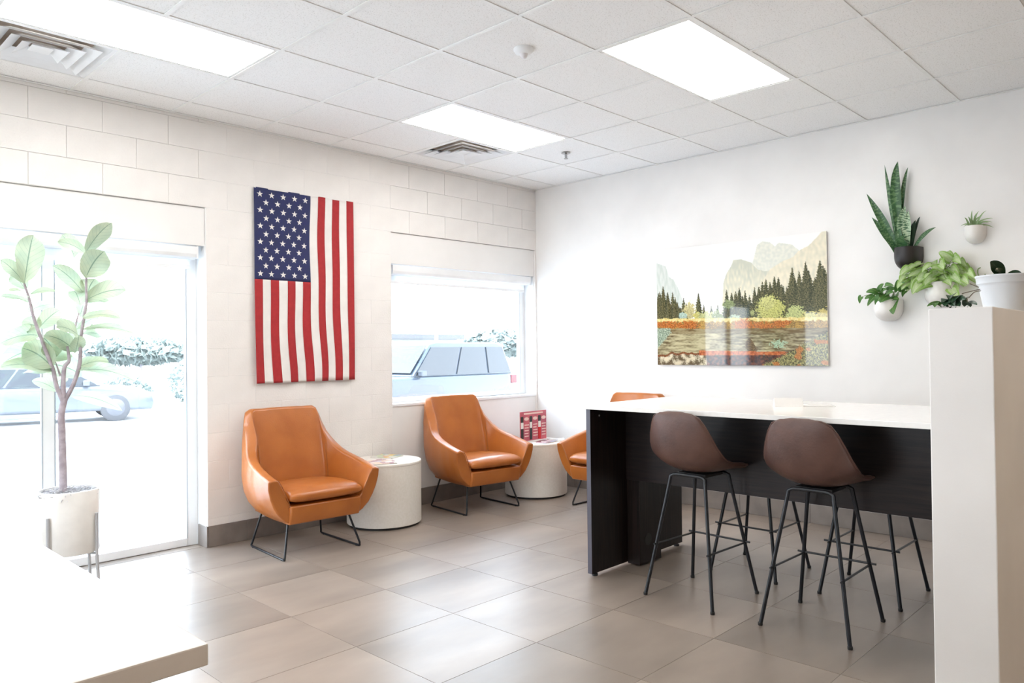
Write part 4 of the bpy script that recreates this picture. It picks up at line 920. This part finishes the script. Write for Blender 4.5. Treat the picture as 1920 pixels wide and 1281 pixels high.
# snake plant in the black pocket
o = (0, -3.513, 1.865); sn = thing('snake_plant', 'tall snake plant in a black wall pocket', 'plant', o)
pocket(sn, 0, -3.513, 2.020, .175, .157, potb_m, .15); soil_disc(sn, 0, -3.513, 2.02, .175, .15)
for i, (pts, w_) in enumerate(SNAKE_LEAVES):
    m = snakev_m if i in (5, 6) else snaked_m if i in (7, 9) else snake_m
    pts = [Vector(p) for p in pts]; pts[0].z = 1.995
    nrm = Vector((-1, random.uniform(-.5, .5), .1))
    link_mesh('leaf', leaf_mesh('leaf', m, pts, w_ * .82, nrm, fold=.3, shape='sword', nu=6, nv=18, origin=o), sn)
# air plant
o = (0, -3.916, 2.008); ap = thing('spiky_plant', 'small spiky green plant in the smallest white wall pocket', 'plant', o)
pocket(ap, 0, -3.916, 2.122, .122, .114, potw_m, .10); soil_disc(ap, 0, -3.916, 2.122, .122, .10)
for tp in AIR_TIPS:
    b = Vector((-.045 + random.uniform(-.02, .02), -3.916 + random.uniform(-.02, .02), 2.11)); tp = Vector(tp); mid = (b + tp) / 2 + Vector((-.01, 0, .018))
    link_mesh('leaf', leaf_mesh('leaf', aloe_m, [b, mid, tp], .017, (-1, 0, .3), fold=.3, shape='spike', nu=2, nv=8, origin=o), ap)
# pothos
o = (0, -3.375, 1.517); po = thing('trailing_plant', 'trailing dark green plant in the lowest white wall pocket', 'plant', o)
pocket(po, 0, -3.375, 1.665, .182, .150, potw_m, .15); soil_disc(po, 0, -3.375, 1.665, .182, .15)
for b, tp, w_ in POTHOS_LEAVES:
    b, tp = Vector(b), Vector(tp); d = (tp - b); tp = b + d.normalized() * max(d.length, w_ * 1.25)
    link_mesh('leaf', leaf_mesh('leaf', pothos_m, [b, (b + tp) / 2 + Vector((-.01, 0, .006)), tp], w_, (-1, random.uniform(-.4, .4), random.uniform(.1, .7)), fold=.2, shape='heart', nu=6, nv=8, origin=o), po)
    root = Vector((-.06, -3.375 + (b.y + 3.375) * .3, 1.655)); stemline(po, [root, (root + b) / 2 + Vector((-.01, 0, .03)), b], .0018)
# arrowhead plant
o = (0, -3.712, 1.601); ar = thing('arrowhead_plant', 'bushy pale green arrowhead plant in the middle white wall pocket', 'plant', o)
pocket(ar, 0, -3.712, 1.765, .200, .166, potw_m, .16); soil_disc(ar, 0, -3.712, 1.765, .2, .16)
for b, tp, w_ in list(ARROW_LEAVES[::2]):
    j_ = Vector((random.uniform(0, .03), random.uniform(-.035, .035), random.uniform(-.02, .035))); ARROW_LEAVES.append((tuple(Vector(b) + j_), tuple(Vector(tp) + j_), w_ * .9))
for b, tp, w_ in ARROW_LEAVES:
    b, tp = Vector(b), Vector(tp); d = (tp - b); d = d.normalized() + Vector((0, 0, -.75)); tp = b + d.normalized() * w_ * .95
    link_mesh('leaf', leaf_mesh('leaf', arrow_m, [b, (b + tp) / 2 + Vector((-.01, 0, .008)), tp], w_ * .80, (-1, random.uniform(-.5, .5), random.uniform(.0, .6)), fold=.18, shape='heart', nu=6, nv=8, origin=o), ar)
    root = Vector((-.07, -3.712 + random.uniform(-.04, .04), 1.755)); stemline(ar, [root, (root + b) / 2 + Vector((-.01, 0, .05)), b], .0018)
# ivy on top of the half wall
o = (-2.72, -4.46, 1.468); iv = thing('ivy_plant', 'low dark ivy lying along the top of the half wall', 'plant', o)
for b, tp, w_, k in IVY_LEAVES:
    b, tp = Vector(b), Vector(tp); b.z = max(b.z, 1.478); tp.z = max(tp.z, 1.474); d = tp - b; tp = b + d.normalized() * max(d.length, w_)
    link_mesh('leaf', leaf_mesh('leaf', ivy_m if k == 'd' else pothos_m, [b, (b + tp) / 2 + Vector((0, 0, .008)), tp], w_, (-1, random.uniform(-.3, .3), .4), fold=.2, shape='heart', nu=6, nv=8, origin=o), iv)
for st_ in RUNNER:
    stemline(iv, [Vector(p) for p in st_], .0016, stemb_m)
vine = [Vector((-2.70, -4.42, 1.472)), Vector((-2.66, -4.45, 1.471)), Vector((-2.60, -4.50, 1.471)), Vector((-2.4, -4.47, 1.471))]
stemline(iv, vine, .002, stemb_m)
# white pot with orchid leaves
o = (-2.2, -4.492, 1.468); wp = thing('potted_orchid', 'pale grey rimmed pot with dark glossy leaves on the half wall', 'plant', o)
MB().lathe([(r_ * .93, z) for r_, z in [(0, 0), (.070, 0), (.076, .004), (.096, .106), (.098, .112), (.104, .116), (.106, .139), (.109, .142), (.109, .148), (.102, .148), (.098, .13), (0, .128)]], n=64).build('pot', potg_m, wp, smooth=True)
MB().lathe([(0, .126), (.090, .128), (.090, .134), (0, .138)], n=32).build('soil', soil_m, wp, smooth=True)
for b, tp, w_ in ORCHID:
    b, tp = Vector(b), Vector(tp); b.z = 1.612; tp.z += .008
    link_mesh('leaf', leaf_mesh('leaf', orchid_m, [b, (b + tp) / 2 + Vector((0, 0, .006)), tp], w_ * 1.2, (-1, 0, .35), fold=.2, shape='oval', nu=6, nv=10, origin=o), wp)
for s_ in SPROUT:
    s_ = [Vector(p) for p in s_]; s_[0].z = 1.60; stemline(wp, s_, .0022, stem_m)

# ------------------------------------------------------------ outdoors
GZ = -.30
tag(MB().box(-60, 80, .26, 120, GZ - .2, GZ).build('ground', asphalt_m), kind='structure')
tag(MB().box(-12, 4, .26, 1.8, GZ, -.06).build('sidewalk', asphalt_m, bevel=.01), kind='structure')
tag(MB().box(-12, 80, 17.5, 19.5, GZ, GZ + .14).build('kerb', asphalt_m, bevel=.01), kind='structure')
def car(lab, loc, rz, paint, L_=4.6, Wd=1.85, Ht=1.45, suv=False):
    t = thing('car', lab, 'car', loc, rz, 'cars parked outside the windows'); h = L_ / 2
    bl_ = .62 * Ht if not suv else .58 * Ht
    # body: loft of side outline across the width (nose at +x)
    low = [(-h + .05, .28), (-h, .45), (-h + .02, bl_ - .06), (-h + .10, bl_), (h * .42, bl_), (h - .35, bl_ - .10 if not suv else bl_ - .02), (h - .05, bl_ - .24), (h, .45), (h - .06, .26)]
    m = MB(); W2_ = Wd / 2
    secs = [(-W2_, .90, .06), (-W2_ + .08, 1, 0), (0, 1.005, -.01), (W2_ - .08, 1, 0), (W2_, .90, .06)]
    for y, s, dz in secs: m.v += [(x * (s if abs(x) > h * .8 else 1), y, z - dz * (1 if z > .6 else -1) * .6) for x, z in low]
    n = len(low)
    for i in range(4):
        for k in range(n): k2 = (k + 1) % n; m.f.append((i * n + k, i * n + k2, i * n + n + k2, i * n + n + k))
    m.f.append(tuple(range(n))[::-1]); m.f.append(tuple(4 * n + k for k in range(n)))
    m.build('body', paint, t, smooth=True, bevel=.05, seg=3, ang=25)
    if suv: cab = [(-h + .12, bl_), (-h + .32, Ht - .06), (-h + .55, Ht), (h * .05, Ht), (h * .14, Ht - .05), (h * .42, bl_)]
    else: cab = [(-h * .78, bl_), (-h * .42, Ht - .05), (-h * .25, Ht), (h * .02, Ht), (h * .12, Ht - .05), (h * .48, bl_)]
    g = MB(); top = Ht
    for y, s in ((-W2_ + .04, 0), (W2_ - .04, 0)):
        g.v += [(x, (y * (1 - .16 * (z - bl_) / (Ht - bl_))), z - .02) for x, z in cab]
    n = len(cab)
    for k in range(n): k2 = (k + 1) % n; g.f.append((k, k2, n + k2, n + k))
    g.f.append(tuple(range(n))[::-1]); g.f.append(tuple(n + k for k in range(n)))
    g.build('cabin', paint, t, smooth=True, bevel=.04, seg=3)
    # side windows
    ztop = Ht - .13; zb = bl_ + .02
    def xr(z):   # cabin extent at height z
        xs_ = []
        for a, b in zip(cab, cab[1:] + cab[:1]):
            if (a[1] - z) * (b[1] - z) < 0: xs_.append(a[0] + (b[0] - a[0]) * (z - a[1]) / (b[1] - a[1]))
        return min(xs_), max(xs_)
    a0, a1 = xr(zb + .001); b0, b1 = xr(ztop)
    cuts = [0, .30, .62, 1] if not suv else [0, .26, .60, 1]
    for s in (-1, 1):
        for c0, c1 in zip(cuts, cuts[1:]):
            P = []
            for xx0, xx1, z, c in ((a0, a1, zb, c0), (a0, a1, zb, c1), (b0, b1, ztop, c1), (b0, b1, ztop, c0)):
                e = .05 if c in (c0,) else -.05
                x = xx0 + .05 + (xx1 - xx0 - .1) * c + e * .6; yy = (W2_ - .04) * (1 - .16 * (z - bl_) / (Ht - bl_)) + .026
                P.append((x, s * yy, z))
            q = MB(); q.v = P + [(p[0], p[1] - s * .02, p[2]) for p in P]; q.f = [(0, 1, 2, 3), (7, 6, 5, 4), (0, 4, 5, 1), (1, 5, 6, 2), (2, 6, 7, 3), (3, 7, 4, 0)]
            q.build('side_window', carg_m, t)
    for (p, q_) in ((cab[-2], cab[-1]), (cab[0], cab[1])):
        y1_, y2_ = (W2_ - .14), (W2_ - .24); d = Vector((q_[0] - p[0], 0, q_[1] - p[1])).normalized(); nn = Vector((d.z, 0, -d.x)) * (.012 if d.z < 0 else -.012)
        lo_, hi_ = (q_, p) if q_[1] < p[1] else (p, q_)
        A_ = Vector((lo_[0], 0, lo_[1])).lerp(Vector((hi_[0], 0, hi_[1])), .10) + (Vector((.02, 0, 0)) if lo_[0] > 0 else Vector((-.02, 0, 0))); B_ = Vector((lo_[0], 0, lo_[1])).lerp(Vector((hi_[0], 0, hi_[1])), .95) + (Vector((.02, 0, 0)) if lo_[0] > 0 else Vector((-.02, 0, 0)))
        q = MB(); q.v = [tuple(A_ + Vector((0, -y1_, 0))), tuple(A_ + Vector((0, y1_, 0))), tuple(B_ + Vector((0, y2_, 0))), tuple(B_ + Vector((0, -y2_, 0)))]; q.f = [(0, 1, 2, 3)]
        q.build('windscreen', carg_m, t, solid=.01)
    for x in (-h + .85, h - .90):
        for s in (-1, 1):
            wl_ = MB().lathe([(0, -.11), (.30, -.11), (.34, -.08), (.34, .08), (.30, .11), (0, .11)], n=28).build('wheel', tyre_m, t, smooth=True)
            wl_.rotation_euler = (R(90), 0, 0); wl_.location = (x, s * (W2_ - .10), .34)
            MB().lathe([(0, -.125), (.19, -.12), (.21, -.11), (0, -.105)], n=20).lathe([(0, .125), (.19, .12), (.21, .11), (0, .105)], n=20).build('hubcap', rim_m, wl_, smooth=True)
    for s in (-1, 1):
        MB().box(-h - .01, -h + .20, s * (W2_ - .22) - .10, s * (W2_ - .22) + .225 * (1 if s > 0 else 1) - (.125 if s < 0 else 0), bl_ - .26, bl_ - .05).build('tail_light', tail_m, t, bevel=.02)
        MB().box(h - .16, h - .015, s * (W2_ - .24) - .13, s * (W2_ - .24) + .13, bl_ - .32, bl_ - .22).build('headlight', lampw_m, t, bevel=.02)
        MB().box(h * .30, h * .36, s * (W2_ + .08) - .08, s * (W2_ + .08) + .08, bl_ + .0, bl_ + .13).build('wing_mirror', paint, t, bevel=.02)
    MB().box(-h - .03, -h + .05, -W2_ + .1, W2_ - .1, .32, .46).build('rear_bumper', paint, t, bevel=.02)
    return t
car('steel blue sport utility car seen through the window by the corner', (5.75, 9.0, GZ), R(180), cars_m, 4.7, 1.95, 1.86, True)
car('pale car whose sloping bonnet shows at the left of the corner window', (.68, 5.55, GZ), R(-107), carw_m, 4.3, 1.8, 1.45)
car('silver parked sedan seen behind the potted tree through the tall window', (-.3, 16.0, GZ), R(-12), carw_m, 4.6, 1.85, 1.45)
car('silver parked car at the left edge of the tall window', (-4.6, 16.2, GZ), R(-75), carw_m, 4.5, 1.85, 1.45)
# shrubs
def shrub(lab, c, rx, rz_, n, cat='shrub', name='shrub', trunk=0, group='shrubs at the edge of the car park'):
    t = thing(name, lab, cat, (c[0], c[1], GZ), 0, group); m = MB(); z0 = trunk
    for k in range(n):
        d = Vector((random.gauss(0, 1), random.gauss(0, 1), random.gauss(0, 1))).normalized() * random.uniform(.6, 1) ** .5
        p = Vector((d.x * rx, d.y * rx, z0 + rz_ + d.z * rz_)); s = rx * .11
        a = Vector((random.gauss(0, 1), random.gauss(0, 1), random.gauss(0, 1))).normalized() * s; b = a.orthogonal().normalized() * s * .5
        i = len(m.v); m.v += [tuple(p - a), tuple(p + b), tuple(p + a), tuple(p - b)]; m.f.append((i, i + 1, i + 2, i + 3))
    o_ = m.build('foliage', bush_m, t, fix=False); o_['kind'] = 'stuff'
    MB().tube([(0, 0, 0), (.03, 0, (z0 + rz_) * .6), (0, 0, z0 + rz_)], .04 if not trunk else .14, 8, r2=.02).build('trunk', bark_m, t, smooth=True)
shrub('round shrub right of the silver sedan, seen through the tall window', (2.4, 18.6), .8, .5, 900)
shrub('pale shrub seen at the right side of the tall window', (4.6, 18.9), .8, .75, 900)
shrub('broad tree far beyond the car park, seen in the tall window', (13.4, 48.0), 3.6, .85, 1500, 'tree', 'tree', 1.0, 'far trees beyond the car park')
shrub('wide tree far beyond the car park, behind the corner window', (33.5, 33.5), 3.0, 1.0, 1500, 'tree', 'tree', 1.2, 'far trees beyond the car park')
bd = thing('building', 'long low pale building far across the car park', 'building', (32, 42, GZ))
MB().box(-6, 4.5, 0, 6, 0, 2.6).build('wall', stucco_m, bd)
MB().box(-6.4, 4.9, -.5, 6.3, 2.6, 3.0).build('roof', roof_m, bd, bevel=.03)
for k in range(5):
    f = MB().box(-5.3 + k * 2, -4.1 + k * 2, -.05, .0, .9, 2.1).build('window', trimw_m, bd); MB().box(-5.2 + k * 2, -4.2 + k * 2, -.07, -.05, 1.0, 2.0).build('pane', carg_m, f)
lp = thing('reflection_post', 'thin pale post added for a reflection line in the corner window', 'lamp post', (11.2, 14.8, GZ))  # added post standing in for a thin vertical reflection in the glass
MB().tube([(0, 0, 0), (0, 0, 6.5)], .06, 10).build('post', trimw_m, lp, smooth=True)
MB().tube([(0, 0, 6.4), (.4, 0, 6.6), (1.0, 0, 6.65)], .04, 8).build('arm', trimw_m, lp, smooth=True)
MB().box(.8, 1.4, -.12, .12, 6.58, 6.68).build('post_head', trimw_m, lp, bevel=.02)
